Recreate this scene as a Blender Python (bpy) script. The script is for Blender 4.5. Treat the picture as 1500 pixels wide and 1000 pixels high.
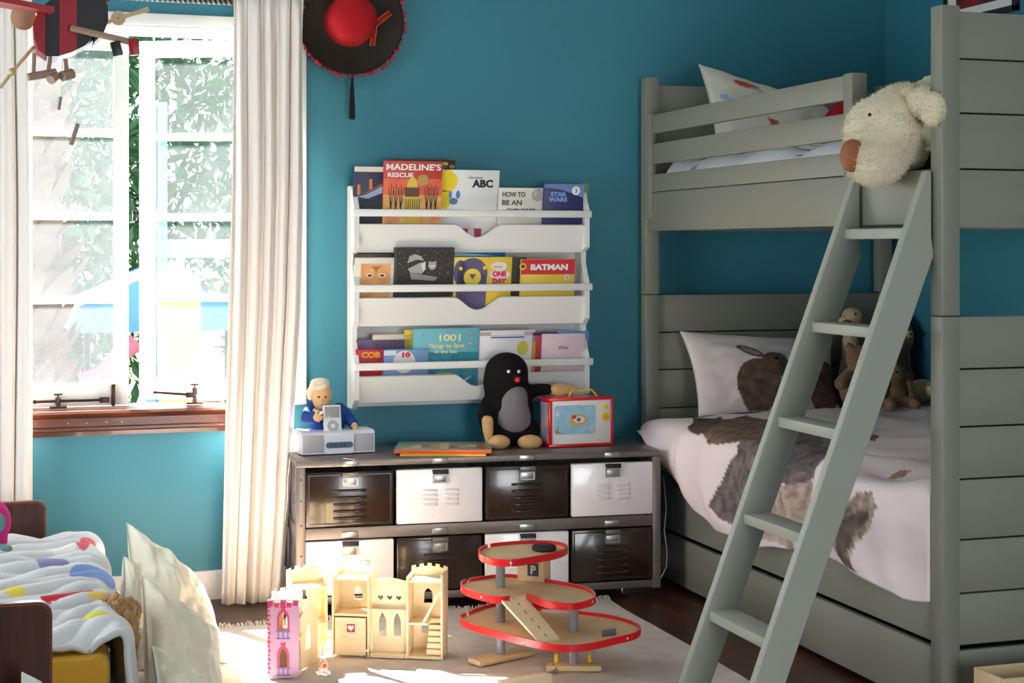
import bpy, bmesh, math, random
from mathutils import Vector, Matrix, noise
random.seed(7)
for o in list(bpy.data.objects): bpy.data.objects.remove(o)
SC = bpy.context.scene
C = SC.collection
PI = math.pi
def R(a): return math.radians(a)

# ------------------------------------------------------------------ camera
FPX, YAW, V0, CH = 2300.0, R(18), 362.0, 1.21     # focal length (px of 1500), yaw to the right, eye level row, eye height
cam = bpy.data.objects.new('camera', bpy.data.cameras.new('camera'))
C.objects.link(cam); SC.camera = cam
cam.location = (0, 0, CH); cam.rotation_euler = (PI/2, 0, -YAW)
cam.data.sensor_width = 36; cam.data.lens = 36*FPX/1500
cam.data.shift_y = -(500-V0)/1500
cam.data.clip_start = .02
# ------------------------------------------------------------------ light
SC.view_settings.view_transform = 'Standard'; SC.view_settings.look = 'None'
SC.view_settings.gamma = 1; SC.view_settings.use_curve_mapping = False
SC.view_settings.exposure = 0.56
wd = bpy.data.worlds.new('world'); SC.world = wd; wd.use_nodes = True
bg = wd.node_tree.nodes['Background']
bg.inputs[0].default_value = (.80, .90, 1.0, 1); bg.inputs[1].default_value = 1.5
sun = bpy.data.objects.new('sun', bpy.data.lights.new('sun', 'SUN')); C.objects.link(sun)
sun.data.energy = 72; sun.data.angle = R(1.2); sun.data.color = (1, .97, .95)
sun.rotation_euler = Vector((.5, -1, -1.29)).to_track_quat('-Z', 'Y').to_euler()
def area(name, loc, aim, sx, sy, power, col):
    l = bpy.data.lights.new(name, 'AREA'); l.shape = 'RECTANGLE'; l.size = sx; l.size_y = sy; l.energy = power; l.color = col
    o = bpy.data.objects.new(name, l); C.objects.link(o); o.location = loc
    o.rotation_euler = Vector(aim).to_track_quat('-Z', 'Z').to_euler(); return o
area('daylight_back_window', (.42, 5.66, 1.32), (0, -1, -.15), .95, 1.2, 12, (.86, .93, 1))
area('daylight_left_window', (-1.44, 3.9, .95), (1, .0, -.02), 1.5, 1.1, 22, (.88, .94, 1))
area('daylight_front_door', (1.5, -1.06, .80), (-.02, 1, 0.03), 1.3, 1.5, 47, (.94, .97, 1))

# ------------------------------------------------------------------ pixel -> place (real depth given)
cY, sY = math.cos(YAW), math.sin(YAW)
def ray(u, v):
    r = (u-750)/FPX; return Vector((r*cY+sY, -r*sY+cY, (V0-v)/FPX))
def W(u, v, X=None, Y=None, Z=None):
    a = ray(u, v)
    k = X/a.x if X is not None else (Y/a.y if Y is not None else (Z-CH)/a.z)
    return Vector((a.x*k, a.y*k, a.z*k+CH))

# ------------------------------------------------------------------ materials
MT = {}
def mat(name, col, rough=.6, metal=0., bump=0., bscale=60., var=0., vscale=6., stretch=None, col2=None, sheen=0., coat=0., spec=.5, attr=None, sub=0.):
    m = bpy.data.materials.new(name); m.use_nodes = True; nt = m.node_tree; n = nt.nodes; L = nt.links
    p = n['Principled BSDF']; p.inputs['Base Color'].default_value = (*col, 1); p.inputs['Roughness'].default_value = rough
    p.inputs['Metallic'].default_value = metal; p.inputs['Specular IOR Level'].default_value = spec
    if sheen: p.inputs['Sheen Weight'].default_value = sheen
    if coat: p.inputs['Coat Weight'].default_value = coat; p.inputs['Coat Roughness'].default_value = .08
    if sub: p.inputs['Subsurface Weight'].default_value = sub; p.inputs['Subsurface Radius'].default_value = (.02, .01, .006)
    tc = n.new('ShaderNodeTexCoord'); vec = tc.outputs['Object']
    if stretch:
        mp = n.new('ShaderNodeMapping'); mp.inputs['Scale'].default_value = stretch; L.new(vec, mp.inputs[0]); vec = mp.outputs[0]
    csock = None
    if var or col2:
        t = n.new('ShaderNodeTexNoise'); t.inputs['Scale'].default_value = vscale; t.inputs['Detail'].default_value = 5; L.new(vec, t.inputs['Vector'])
        rp = n.new('ShaderNodeValToRGB'); rp.color_ramp.elements[0].position = .32; rp.color_ramp.elements[1].position = .68
        c2 = col2 or tuple(c*(1-var) for c in col)
        rp.color_ramp.elements[0].color = (*c2, 1); rp.color_ramp.elements[1].color = (*col, 1)
        L.new(t.outputs['Fac'], rp.inputs[0]); csock = rp.outputs[0]
    if attr:
        at = n.new('ShaderNodeAttribute'); at.attribute_name = attr; csock = at.outputs['Color']
    if csock: L.new(csock, p.inputs['Base Color'])
    if bump:
        t2 = n.new('ShaderNodeTexNoise'); t2.inputs['Scale'].default_value = bscale; t2.inputs['Detail'].default_value = 4; L.new(vec, t2.inputs['Vector'])
        b = n.new('ShaderNodeBump'); b.inputs['Strength'].default_value = bump; b.inputs['Distance'].default_value = .01
        L.new(t2.outputs['Fac'], b.inputs['Height']); L.new(b.outputs[0], p.inputs['Normal'])
    MT[name] = m; return m
def srgb(r, g, b):
    f = lambda c: (c/255/12.92) if c <= 10 else ((c/255+.055)/1.055)**2.4
    return (f(r), f(g), f(b))
mat('teal', srgb(54, 128, 146), .55, bump=.06, bscale=120)
mat('white_paint', srgb(236, 235, 230), .35)
mat('ceiling', srgb(235, 233, 226), .8)
mat('baseboard', srgb(232, 224, 222), .4)
mat('floor', srgb(88, 48, 30), .35, bump=.1, bscale=40, stretch=(8, .8, 1), col2=srgb(52, 27, 17), vscale=4)
mat('sill_wood', srgb(110, 56, 32), .3, stretch=(1, 9, 9), col2=srgb(62, 27, 15), vscale=6, coat=.5)
mat('bronze', srgb(70, 52, 48), .35, metal=.8)
mat('iron', srgb(22, 20, 20), .35, metal=.5)
mat('rod_white', srgb(225, 222, 218), .4)
mat('curtain', srgb(238, 229, 221), .85, bump=.2, bscale=300, sheen=.2)
mat('rug', srgb(222, 211, 203), .95, bump=.6, bscale=260, var=.16, vscale=14)
mat('grey_paint', srgb(133, 131, 118), .42, bump=.02, bscale=50)
mat('ladder_paint', srgb(160, 162, 149), .42)
mat('dark_gap', srgb(16, 14, 13), .9)
mat('bc_white', srgb(235, 233, 228), .4)
mat('locker_frame', srgb(118, 108, 102), .35, metal=.35)
mat('locker_dark', srgb(46, 31, 22), .2, coat=.35)
mat('locker_white', srgb(238, 232, 234), .25, coat=.4)
mat('steel', srgb(170, 166, 162), .3, metal=.85)
mat('mesh_dark', srgb(60, 52, 54), .6, col2=srgb(150, 138, 145), vscale=60)
mat('rubber', srgb(28, 26, 26), .6)
mat('cord', srgb(205, 195, 175), .6)
mat('felt_black', srgb(46, 40, 33), .95, bump=.15, bscale=200)
mat('felt_red', srgb(172, 5, 17), .95, bump=.15, bscale=200)
mat('pom_red', srgb(190, 8, 40), .95, bump=.6, bscale=300)
mat('gold', srgb(226, 150, 60), .5)
mat('black_thread', srgb(18, 18, 18), .9, bump=.4, bscale=200)
mat('plane_red', srgb(170, 16, 34), .4)
mat('plane_black', srgb(26, 24, 26), .45)
mat('plywood', srgb(222, 190, 145), .55, var=.12, vscale=12, stretch=(1, 1, 9))
mat('toy_wood', srgb(242, 218, 174), .5, var=.08, vscale=10, stretch=(1, 1, 7))
mat('dowel', srgb(168, 138, 116), .5)
mat('toy_red', srgb(222, 20, 30), .28, coat=.3)
mat('toy_grey', srgb(135, 137, 140), .35)
mat('pink_print', srgb(178, 136, 158), .6)
mat('pink_dark', srgb(186, 44, 88), .6)
mat('violet', srgb(108, 94, 150), .6)
mat('cushion', srgb(232, 222, 198), .9, bump=.25, bscale=250, sheen=.15)
mat('dark_wood', srgb(84, 40, 22), .4, stretch=(9, 9, 1), col2=srgb(44, 19, 11), vscale=4, coat=.12, spec=.3)
mat('edge_wood', srgb(128, 68, 38), .3, coat=.4)
mat('yellow_foam', srgb(196, 146, 38), .9, bump=.2, bscale=90)
mat('sheet', srgb(232, 224, 226), .9, bump=.15, bscale=260)
mat('duvet_print', (1, 1, 1), .9, bump=.15, bscale=260, attr='print')
mat('plush_white', srgb(240, 230, 204), .95, bump=.5, bscale=420, sheen=.4, col2=srgb(226, 212, 178), vscale=7)
mat('plush_cream', srgb(228, 206, 160), .95, bump=.8, bscale=150, sheen=.3)
mat('plush_brown', srgb(176, 132, 92), .95, bump=.8, bscale=150, sheen=.3, col2=srgb(140, 96, 62), vscale=14)
mat('plush_curly', srgb(206, 162, 106), .95, bump=1., bscale=110, sheen=.3, col2=srgb(160, 114, 66), vscale=60)
mat('plush_black', srgb(25, 21, 21), .95, bump=.5, bscale=200, spec=.2)
mat('plush_grey', srgb(132, 122, 126), .95, bump=.4, bscale=200)
mat('plush_tan', srgb(222, 172, 116), .9, bump=.3, bscale=200)
mat('plush_pink', srgb(206, 22, 120), .9, bump=.5, bscale=150)
mat('plush_teal', srgb(96, 138, 136), .9, bump=.5, bscale=150)
mat('nose_brown', srgb(150, 88, 52), .6, bump=.3, bscale=150)
mat('nose_red', srgb(235, 30, 34), .8)
mat('eye_white', srgb(235, 232, 228), .5)
mat('eye_black', srgb(15, 14, 14), .2)
mat('skin', srgb(228, 178, 128), .8)
mat('doll_blue', srgb(20, 64, 140), .9, bump=.3, bscale=200)
mat('doll_cap', srgb(236, 222, 196), .9, bump=.3, bscale=200)
mat('plastic_white', srgb(236, 236, 240), .25, coat=.3)
mat('dock_cloth', srgb(198, 188, 190), .7, bump=.2, bscale=400)
mat('lcd', srgb(98, 108, 128), .2)
mat('lcd_dark', srgb(52, 60, 82), .3)
mat('ipod_grey', srgb(160, 162, 160), .25)
mat('pages', srgb(232, 224, 205), .9, stretch=(1, 60, 1), col2=srgb(205, 195, 172), vscale=8)
mat('bark', srgb(150, 104, 80), .95, bump=.8, bscale=12, col2=srgb(104, 74, 62), vscale=5)
mat('leaf', srgb(74, 112, 70), .7, col2=srgb(48, 86, 60), vscale=3)
mat('lawn', srgb(62, 88, 42), .95, var=.3, vscale=4)
mat('fence_wood', srgb(196, 160, 100), .8, var=.12, vscale=3)
mat('tent_blue', srgb(80, 130, 200), .7)
mat('pergola', srgb(150, 170, 192), .7)
mat('pink_toy', srgb(200, 90, 120), .7)
def flat(r, g, b, rough=.45):
    k = 'ink_%d_%d_%d' % (r, g, b)
    return k if k in MT else (mat(k, srgb(r, g, b), rough) and k)
# dusty window glass: clear with a thin pale film
gm = bpy.data.materials.new('dusty_glass'); gm.use_nodes = True; nt = gm.node_tree; nt.nodes.clear()
out = nt.nodes.new('ShaderNodeOutputMaterial'); tr = nt.nodes.new('ShaderNodeBsdfTransparent'); tl = nt.nodes.new('ShaderNodeBsdfTranslucent')
gl = nt.nodes.new('ShaderNodeBsdfGlossy'); gl.inputs['Roughness'].default_value = .03
tl.inputs['Color'].default_value = (.92, .96, 1, 1)
tn = nt.nodes.new('ShaderNodeTexNoise'); tn.inputs['Scale'].default_value = 3; tn.inputs['Detail'].default_value = 6
mr = nt.nodes.new('ShaderNodeMapRange'); mr.inputs[3].default_value = .009; mr.inputs[4].default_value = .021
m1 = nt.nodes.new('ShaderNodeMixShader'); m2 = nt.nodes.new('ShaderNodeMixShader'); m2.inputs[0].default_value = .05
nt.links.new(tn.outputs['Fac'], mr.inputs[0]); nt.links.new(mr.outputs[0], m1.inputs[0]); nt.links.new(tr.outputs[0], m1.inputs[1]); nt.links.new(tl.outputs[0], m1.inputs[2])
nt.links.new(m1.outputs[0], m2.inputs[1]); nt.links.new(gl.outputs[0], m2.inputs[2]); nt.links.new(m2.outputs[0], out.inputs[0])
MT['dusty_glass'] = gm

# ------------------------------------------------------------------ mesh helpers
class MB:
    def __init__(s): s.v = []; s.f = []
    def add(s, vs, fs, M=None):
        b = len(s.v)
        s.v += [tuple(M @ Vector(p)) if M else tuple(p) for p in vs]; s.f += [tuple(i+b for i in f) for f in fs]; return s
    def bm(s, bm, M=None):
        bm.verts.ensure_lookup_table(); bm.verts.index_update()
        s.add([v.co.copy() for v in bm.verts], [[v.index for v in f.verts] for f in bm.faces], M); bm.free(); return s
    def box(s, x0, x1, y0, y1, z0, z1, bev=0., M=None, seg=2):
        if bev:
            bm = bmesh.new(); bmesh.ops.create_cube(bm, size=1)
            for v in bm.verts: v.co = Vector(((x0+x1)/2+v.co.x*(x1-x0), (y0+y1)/2+v.co.y*(y1-y0), (z0+z1)/2+v.co.z*(z1-z0)))
            bmesh.ops.bevel(bm, geom=bm.edges[:], offset=bev, segments=seg, profile=.5, affect='EDGES')
            return s.bm(bm, M)
        return s.add([(x0,y0,z0),(x1,y0,z0),(x1,y1,z0),(x0,y1,z0),(x0,y0,z1),(x1,y0,z1),(x1,y1,z1),(x0,y1,z1)],
                     [(3,2,1,0),(4,5,6,7),(0,1,5,4),(1,2,6,5),(2,3,7,6),(3,0,4,7)], M)
    def cyl(s, p0, p1, r0, r1=None, n=16, M=None, cap=True):
        r1 = r0 if r1 is None else r1; p0 = Vector(p0); p1 = Vector(p1); d = (p1-p0).normalized()
        a = d.orthogonal().normalized(); b = d.cross(a); vs = []
        for p, r in ((p0, r0), (p1, r1)): vs += [p+(a*math.cos(2*PI*i/n)+b*math.sin(2*PI*i/n))*r for i in range(n)]
        fs = [(i, (i+1) % n, n+(i+1) % n, n+i) for i in range(n)]
        if cap: fs += [tuple(range(n-1, -1, -1)), tuple(range(n, 2*n))]
        return s.add(vs, fs, M)
    def tube(s, pts, r, n=8, M=None, closed=False):
        pts = [Vector(p) for p in pts]; k = len(pts); vs = []; up = None
        rr = r if isinstance(r, (list, tuple)) else [r]*k
        for i, p in enumerate(pts):
            t = (pts[(i+1) % k]-pts[i-1]) if closed else (pts[min(i+1, k-1)]-pts[max(i-1, 0)])
            t.normalize()
            up = t.orthogonal().normalized() if up is None else (up-t*up.dot(t)).normalized()
            b = t.cross(up); vs += [p+(up*math.cos(2*PI*j/n)+b*math.sin(2*PI*j/n))*rr[i] for j in range(n)]
        fs = []
        for i in range(k if closed else k-1):
            q = (i+1) % k
            fs += [(i*n+j, i*n+(j+1) % n, q*n+(j+1) % n, q*n+j) for j in range(n)]
        if not closed: fs += [tuple(range(n-1, -1, -1)), tuple(range((k-1)*n, k*n))]
        return s.add(vs, fs, M)
    def sph(s, c, r, nu=20, nv=12, M=None, rot=None):
        r = (r, r, r) if isinstance(r, (int, float)) else r
        T = Matrix.Translation(c) @ ((rot.to_matrix().to_4x4() if rot else Matrix()) @ Matrix.Diagonal((*r, 1)))
        if M: T = M @ T
        bm = bmesh.new(); bmesh.ops.create_uvsphere(bm, u_segments=nu, v_segments=nv, radius=1); return s.bm(bm, T)
    def prism(s, poly, a0, a1, axis='y', M=None):
        f = {'y': lambda p, a: (p[0], a, p[1]), 'x': lambda p, a: (a, p[0], p[1]), 'z': lambda p, a: (p[0], p[1], a)}[axis]
        n = len(poly); vs = [f(p, a0) for p in poly]+[f(p, a1) for p in poly]
        fs = [tuple(range(n)), tuple(range(2*n-1, n-1, -1))]+[(i, n+i, n+(i+1) % n, (i+1) % n) for i in range(n)]
        return s.add(vs, fs, M)
    def lathe(s, prof, n=32, M=None, cap=False):
        vs = []; k = len(prof)
        for i in range(n):
            a = 2*PI*i/n; vs += [(r*math.cos(a), r*math.sin(a), z) for r, z in prof]
        fs = [(i*k+j, ((i+1) % n)*k+j, ((i+1) % n)*k+j+1, i*k+j+1) for i in range(n) for j in range(k-1)]
        return s.add(vs, fs, M)
    def grid(s, fn, nu, nv, M=None, wrap=False):
        vs = [fn(i/nu, j/nv) for j in range(nv+1) for i in range(nu+1)]
        return s.add(vs, [(j*(nu+1)+i, j*(nu+1)+i+1, (j+1)*(nu+1)+i+1, (j+1)*(nu+1)+i) for j in range(nv) for i in range(nu)], M)
    def mesh(s, me, M=None):
        return s.add([v.co.copy() for v in me.vertices], [tuple(p.vertices) for p in me.polygons], M)
    def obj(s, name, m, parent=None, angle=35, flat_=False, fix=True):
        me = bpy.data.meshes.new(name); me.from_pydata(s.v, [], s.f); me.update()
        if fix:
            bm = bmesh.new(); bm.from_mesh(me); bmesh.ops.recalc_face_normals(bm, faces=bm.faces[:]); bm.to_mesh(me); bm.free()
        if not flat_:
            me.polygons.foreach_set('use_smooth', [True]*len(me.polygons)); me.set_sharp_from_angle(angle=R(angle))
        me.materials.append(MT[m])
        o = bpy.data.objects.new(name, me); C.objects.link(o)
        if parent: o.parent = parent
        return o
def box(name, m, dims, parent=None, bev=.002, M=None): return MB().box(*dims, bev=bev, M=M).obj(name, m, parent)
def tag(o, label, cat=None, group=None, kind=None):
    o['label'] = label
    if cat: o['category'] = cat
    if group: o['group'] = group
    if kind: o['kind'] = kind
    return o
def thing(name, label, cat, loc=(0, 0, 0), rz=0, group=None, rot=None):
    o = bpy.data.objects.new(name, None); C.objects.link(o); o.location = loc; o.rotation_euler = rot or (0, 0, rz); o.empty_display_size = .05
    return tag(o, label, cat, group)
def struct(o, label): o['kind'] = 'structure'; o['label'] = label; return o
def cpanel(loops, t):
    cu = bpy.data.curves.new('p', 'CURVE'); cu.dimensions = '2D'; cu.fill_mode = 'BOTH'; cu.extrude = t/2
    for lp in loops:
        sp = cu.splines.new('POLY'); sp.points.add(len(lp)-1); sp.use_cyclic_u = True
        for q, p in zip(sp.points, lp): q.co = (p[0], p[1], 0, 1)
    ob = bpy.data.objects.new('p', cu); me = bpy.data.meshes.new_from_object(ob)
    bpy.data.objects.remove(ob); bpy.data.curves.remove(cu); return me
XZ = Matrix.Rotation(PI/2, 4, 'X')          # panel drawn in x,y -> stands up in x,z facing -y
def panel(name, m, loops, t, parent=None, M=None):
    return MB().mesh(cpanel(loops, t), (M or Matrix()) @ XZ).obj(name, m, parent)
def text(name, body, size, m, parent, x, y, z, w=None, bold=0., space=1., M=None, align='CENTER', lsp=1.):
    cu = bpy.data.curves.new('t', 'FONT'); cu.body = body; cu.size = size; cu.extrude = .0003; cu.offset = bold; cu.align_x = align; cu.space_character = space; cu.resolution_u = 3; cu.space_line = lsp
    ob = bpy.data.objects.new('t', cu); me = bpy.data.meshes.new_from_object(ob); bpy.data.objects.remove(ob); bpy.data.curves.remove(cu)
    k = 1.
    if w and len(me.vertices):
        xs = [v.co.x for v in me.vertices]; k = w/max(1e-6, max(xs)-min(xs))
    T = Matrix.Translation((x, y, z)) @ XZ @ Matrix.Diagonal((k, 1, 1, 1))
    return MB().mesh(me, (M @ T) if M else T).obj(name, m, parent, flat_=True, fix=False)
def ell(cx, cy, rx, ry, n=24, a0=0, a1=360): return [(cx+rx*math.cos(R(a0+(a1-a0)*i/n)), cy+ry*math.sin(R(a0+(a1-a0)*i/n))) for i in range(n if a1-a0 == 360 else n+1)]
def arch(cx, z0, w, h, pointed=True, n=7):
    """window hole: straight sides, pointed or round top, loop counter-clockwise"""
    l = [(cx-w/2, z0), (cx+w/2, z0)]; hs = h*.5
    for i in range(n+1):
        t = i/n; l.append((cx+w/2*math.cos(t*PI/2)**(.75 if pointed else 1), z0+hs+(h-hs)*(t**.85 if pointed else math.sin(t*PI/2))))
    for i in range(n-1, -1, -1):
        t = i/n; l.append((cx-w/2*math.cos(t*PI/2)**(.75 if pointed else 1), z0+hs+(h-hs)*(t**.85 if pointed else math.sin(t*PI/2))))
    return l
def heart(cx, cz, s, n=20):
    return [(cx+s*.06*16*math.sin(t)**3*.52, cz+s*.06*.52*(13*math.cos(t)-5*math.cos(2*t)-2*math.cos(3*t)-math.cos(4*t))) for t in [2*PI*i/n for i in range(n)]]
def blob(name, m, parts, parent, voxel=.008, smooth=6, disp=0., dscale=.02):
    """soft body: overlapping ellipsoids / capsules fused into one continuous surface"""
    b = MB()
    for p in parts:
        if p[0] == 's': b.sph(p[1], p[2], rot=p[3] if len(p) > 3 else None)
        else: b.tube(p[1], p[2], 12)
    o = b.obj(name, m, parent, angle=180, fix=False)
    r = o.modifiers.new('r', 'REMESH'); r.mode = 'VOXEL'; r.voxel_size = voxel; r.use_smooth_shade = True
    if smooth: s_ = o.modifiers.new('s', 'SMOOTH'); s_.iterations = smooth; s_.factor = .5
    if disp:
        tx = bpy.data.textures.new(name, 'CLOUDS'); tx.noise_scale = dscale
        d = o.modifiers.new('d', 'DISPLACE'); d.texture = tx; d.strength = disp; d.texture_coords = 'LOCAL'
    return o
from mathutils import Euler
def E_(x, y, z): return Euler((R(x), R(y), R(z)))
def limb(pts, rad):
    """capsule chain densified so that it ends round"""
    out, rr = [], []
    pts = [Vector(p) for p in pts]
    d0 = (pts[0]-pts[1]).normalized(); d1 = (pts[-1]-pts[-2]).normalized()
    for k in (1., .8, .45): out.append(pts[0]+d0*rad[0]*k); rr.append(max(.001, rad[0]*math.sqrt(max(0, 1-k*k))+.0005))
    for p, r in zip(pts, rad): out.append(p); rr.append(r)
    for k in (.45, .8, 1.): out.append(pts[-1]+d1*rad[-1]*k); rr.append(max(.001, rad[-1]*math.sqrt(max(0, 1-k*k))+.0005))
    return ('t', out, rr)
def nz(x, y, z): return noise.noise(Vector((x, y, z)))
def pillow(name, m, parent, c, t, n=26, pull=.10, wr=.012, seed=0., colfn=None, pw=.5):
    """cushion between four corner points (bottom-left, bottom-right, top-right, top-left)"""
    c = [Vector(p) for p in c]; nrm = (c[1]-c[0]).cross(c[3]-c[0]).normalized(); b = MB(); vs = []; cols = []; fs = []
    for side in (1, -1):
        for j in range(n+1):
            for i in range(n+1):
                a = 2*i/n-1; e = 2*j/n-1
                a = math.copysign(abs(a)**.85, a); e = math.copysign(abs(e)**.85, e)
                a2 = a*(1-pull*(1-e*e)); e2 = e*(1-pull*(1-a*a)); x = (a2+1)/2; y = (e2+1)/2
                p = c[0]*(1-x)*(1-y)+c[1]*x*(1-y)+c[2]*x*y+c[3]*(1-x)*y
                th = max(0, (1-a*a)*(1-e*e))**pw
                w_ = nz(a*2.1+seed, e*2.1, seed)*wr*2+nz(a*5+seed, e*5, seed+4)*wr
                w_ += wr*.9*math.sin(9*math.atan2(e, a)+3*nz(a, e, seed))*min(1, (a*a+e*e))*th**.6
                vs.append(p+nrm*side*(t/2*th+w_*th**.5)); cols.append((x, y, side))
    k = (n+1)**2
    for j in range(n):
        for i in range(n):
            q = j*(n+1)+i; fs.append((q, q+1, q+n+2, q+n+1)); fs.append((k+q+n+1, k+q+n+2, k+q+1, k+q))
    b.add(vs, fs); o = b.obj(name, m, parent, angle=180)
    if colfn:
        at = o.data.color_attributes.new('print', 'FLOAT_COLOR', 'POINT')
        for i, q in enumerate(cols): at.data[i].color = (*colfn(*q), 1)
    bm = bmesh.new(); bm.from_mesh(o.data); bmesh.ops.remove_doubles(bm, verts=bm.verts[:], dist=1e-5); bm.to_mesh(o.data); bm.free()
    return o
def inpoly(x, y, P):
    r = False; n = len(P)
    for i in range(n):
        x1, y1 = P[i]; x2, y2 = P[i-1]
        if (y1 > y) != (y2 > y) and x < (x2-x1)*(y-y1)/(y2-y1)+x1: r = not r
    return r
def clamp(a, lo, hi): return max(lo, min(hi, a))
def lerp(tb, x):
    if x <= tb[0][0]: return tb[0][1]
    for (a, p), (b, q) in zip(tb, tb[1:]):
        if x <= b: return p+(q-p)*(x-a)/(b-a)
    return tb[-1][1]
def copy_tree(o, parent=None):
    c = o.copy(); C.objects.link(c); c.parent = parent
    for ch in list(o.children): copy_tree(ch, c)
    return c
# ================================================================== SETTING
YB, XR, XL, YF, ZC = 5.47, 3.335, -1.45, -1.1, 2.65
WX0, WX1, WZ0, WZ1 = -.13, .955, .66, 1.965             # window opening in the back wall
struct(box('floor', 'floor', (XL-.1, XR+.1, YF-.1, YB+.14, -.06, 0), bev=0), 'dark brown polished wooden floor')
struct(box('ceiling', 'ceiling', (XL-.1, XR+.1, YF-.1, YB+.14, ZC, ZC+.06), bev=0), 'white ceiling')
def wall(name, label, loops, t, M):
    struct(panel(name, 'teal', loops, t, None, M), label)
rect = lambda a, b, c, d: [(a, c), (b, c), (b, d), (a, d)]
wall('wall_back', 'teal blue back wall with the window', [rect(XL, XR, 0, ZC), rect(WX0, WX1, WZ0, WZ1)], .14, Matrix.Translation((0, YB+.07, 0)))
struct(box('wall_right', 'teal', (XR, XR+.1, YF, YB+.14, 0, ZC), bev=0), 'teal blue right wall beside the bunk bed')
wall('wall_left', 'teal blue left wall', [rect(YF, YB, 0, ZC), rect(3.1, 4.7, .35, 1.55)], .1, Matrix.Translation((XL-.05, 0, 0)) @ Matrix.Rotation(PI/2, 4, 'Z'))
wall('wall_front', 'teal blue front wall behind the viewer', [rect(XL, XR, 0, ZC), rect(.85, 2.15, .04, 1.56)], .1, Matrix.Translation((0, YF-.05, 0)))
struct(MB().prism([(YB, 0), (YB-.018, 0), (YB-.018, .085), (YB-.012, .097), (YB, .097)], XL, XR, 'x').obj('baseboard_back', 'baseboard'), 'white baseboard along the back wall')

win = thing('window_1', 'white double casement window, right sash standing open', None); del win['label']; win['kind'] = 'structure'; win['label'] = 'white double casement window, right sash standing open'
fr = MB()
for d in ((WX0, WX0+.035, YB, YB+.14, WZ0, WZ1), (WX1-.035, WX1, YB, YB+.14, WZ0, WZ1), (WX0, WX1, YB, YB+.14, WZ1-.02, WZ1)): fr.box(*d, bev=.003)
fr.obj('frame', 'white_paint', win)
cs = MB()
for d in ((WX0-.06, WX1+.06, YB-.02, YB+.002, WZ1, WZ1+.04), (WX0-.06, WX0, YB-.02, YB+.002, WZ0, WZ1), (WX1, WX1+.06, YB-.02, YB+.002, WZ0, WZ1)): cs.box(*d, bev=.003)
cs.obj('casing', 'white_paint', win)
prof = [(YB+.14, WZ0+.008), (YB-.035, WZ0+.002), (YB-.042, WZ0-.006), (YB-.036, WZ0-.018), (YB-.026, WZ0-.024), (YB-.026, WZ0-.05), (YB-.032, WZ0-.054), (YB-.032, WZ0-.062), (YB-.024, WZ0-.068), (YB-.02, WZ0-.082), (YB+.001, WZ0-.082), (YB+.001, WZ0-.02), (YB+.14, WZ0-.02)]
sl = MB().prism(prof, WX0-.08, .735, 'x').obj('window_sill', 'sill_wood', win); sl['label'] = 'dark stained moulded wooden sill'
for x in (.21, .27, .335, .385):
    MB().cyl((x, YB-.027, WZ0-.038), (x, YB-.0235, WZ0-.038), .0022, n=8).obj('nail', 'steel', sl)
def sash(w, hinge_right):
    """local: x from 0 (free edge) away, y depth, z up; free edge at x=0"""
    s = bpy.data.objects.new('sash', None); C.objects.link(s); s.parent = win; h0, h1 = WZ0+.012, WZ1-.026; st = .048; t = .034
    f = MB()
    for d in ((0, st, 0, t, h0, h1), (w-st, w, 0, t, h0, h1), (st, w-st, 0, t, h0, h0+.075), (st, w-st, 0, t, h1-.055, h1)): f.box(*d, bev=.003)
    f.obj('sash_frame', 'white_paint', s)
    zs = [h0+.075+(h1-h0-.13)*k/4 for k in range(5)]
    for z in zs[1:4]: MB().box(st, w-st, .004, t-.004, z-.013, z+.013, bev=.003).obj('muntin', 'white_paint', s)
    for a, b in zip(zs, zs[1:]): MB().box(st, w-st, t/2-.002, t/2+.002, a, b).obj('pane', 'dusty_glass', s)
    return s, h0
XM = .425
sL, h0 = sash(XM-.012-WX0-.037, False); sL.scale.x = -1; sL.location = (XM-.012, YB+.05, 0)
sR, h0 = sash(WX1-.037-XM-.005, True)
wR = WX1-.037-XM-.005; a = R(21)
sR.location = (WX1-.037-wR*math.cos(a), YB+.05+wR*math.sin(a), 0); sR.rotation_euler = (0, 0, -a)
def stay(parent, x0, x1, xk, y, z, dz=0.):
    b = MB().tube([(x0, y, z), (x1, y, z+dz)], .0045, 8); b.sph((x0, y, z), .007, 10, 8); b.box(x1-.02, x1+.012, y-.008, y+.01, z+dz-.009, z+dz+.009, bev=.002)
    o = b.obj('stay_bar', 'bronze', parent)
    k = MB().box(xk-.028, xk+.028, y-.012, y+.012, WZ0+.008, WZ0+.014, bev=.001)
    k.cyl((xk, y, WZ0+.01), (xk, y, z-.008), .008, .005, 10).cyl((xk, y, z-.012), (xk, y, z+.012), .009, n=10).cyl((xk, y, z), (xk, y, z+.022), .003, n=8).box(xk-.014, xk+.014, y-.003, y+.003, z+.02, z+.026, bev=.001)
    k.obj('stay_peg', 'bronze', parent)
stay(win, .105, .335, .18, YB+.028, .692)
stay(win, .50, .625, .635, YB+.04, .712, -.012)
MB().box(.355, .367, YB+.03, YB+.048, WZ0+.01, WZ0+.085, bev=.002).obj('latch', 'bronze', win)
MB().box(.425, .436, YB+.02, YB+.05, 1.30, 1.335, bev=.002).cyl((.43, YB+.02, 1.318), (.43, YB, 1.318), .006, n=10).obj('catch', 'bronze', win)

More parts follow.
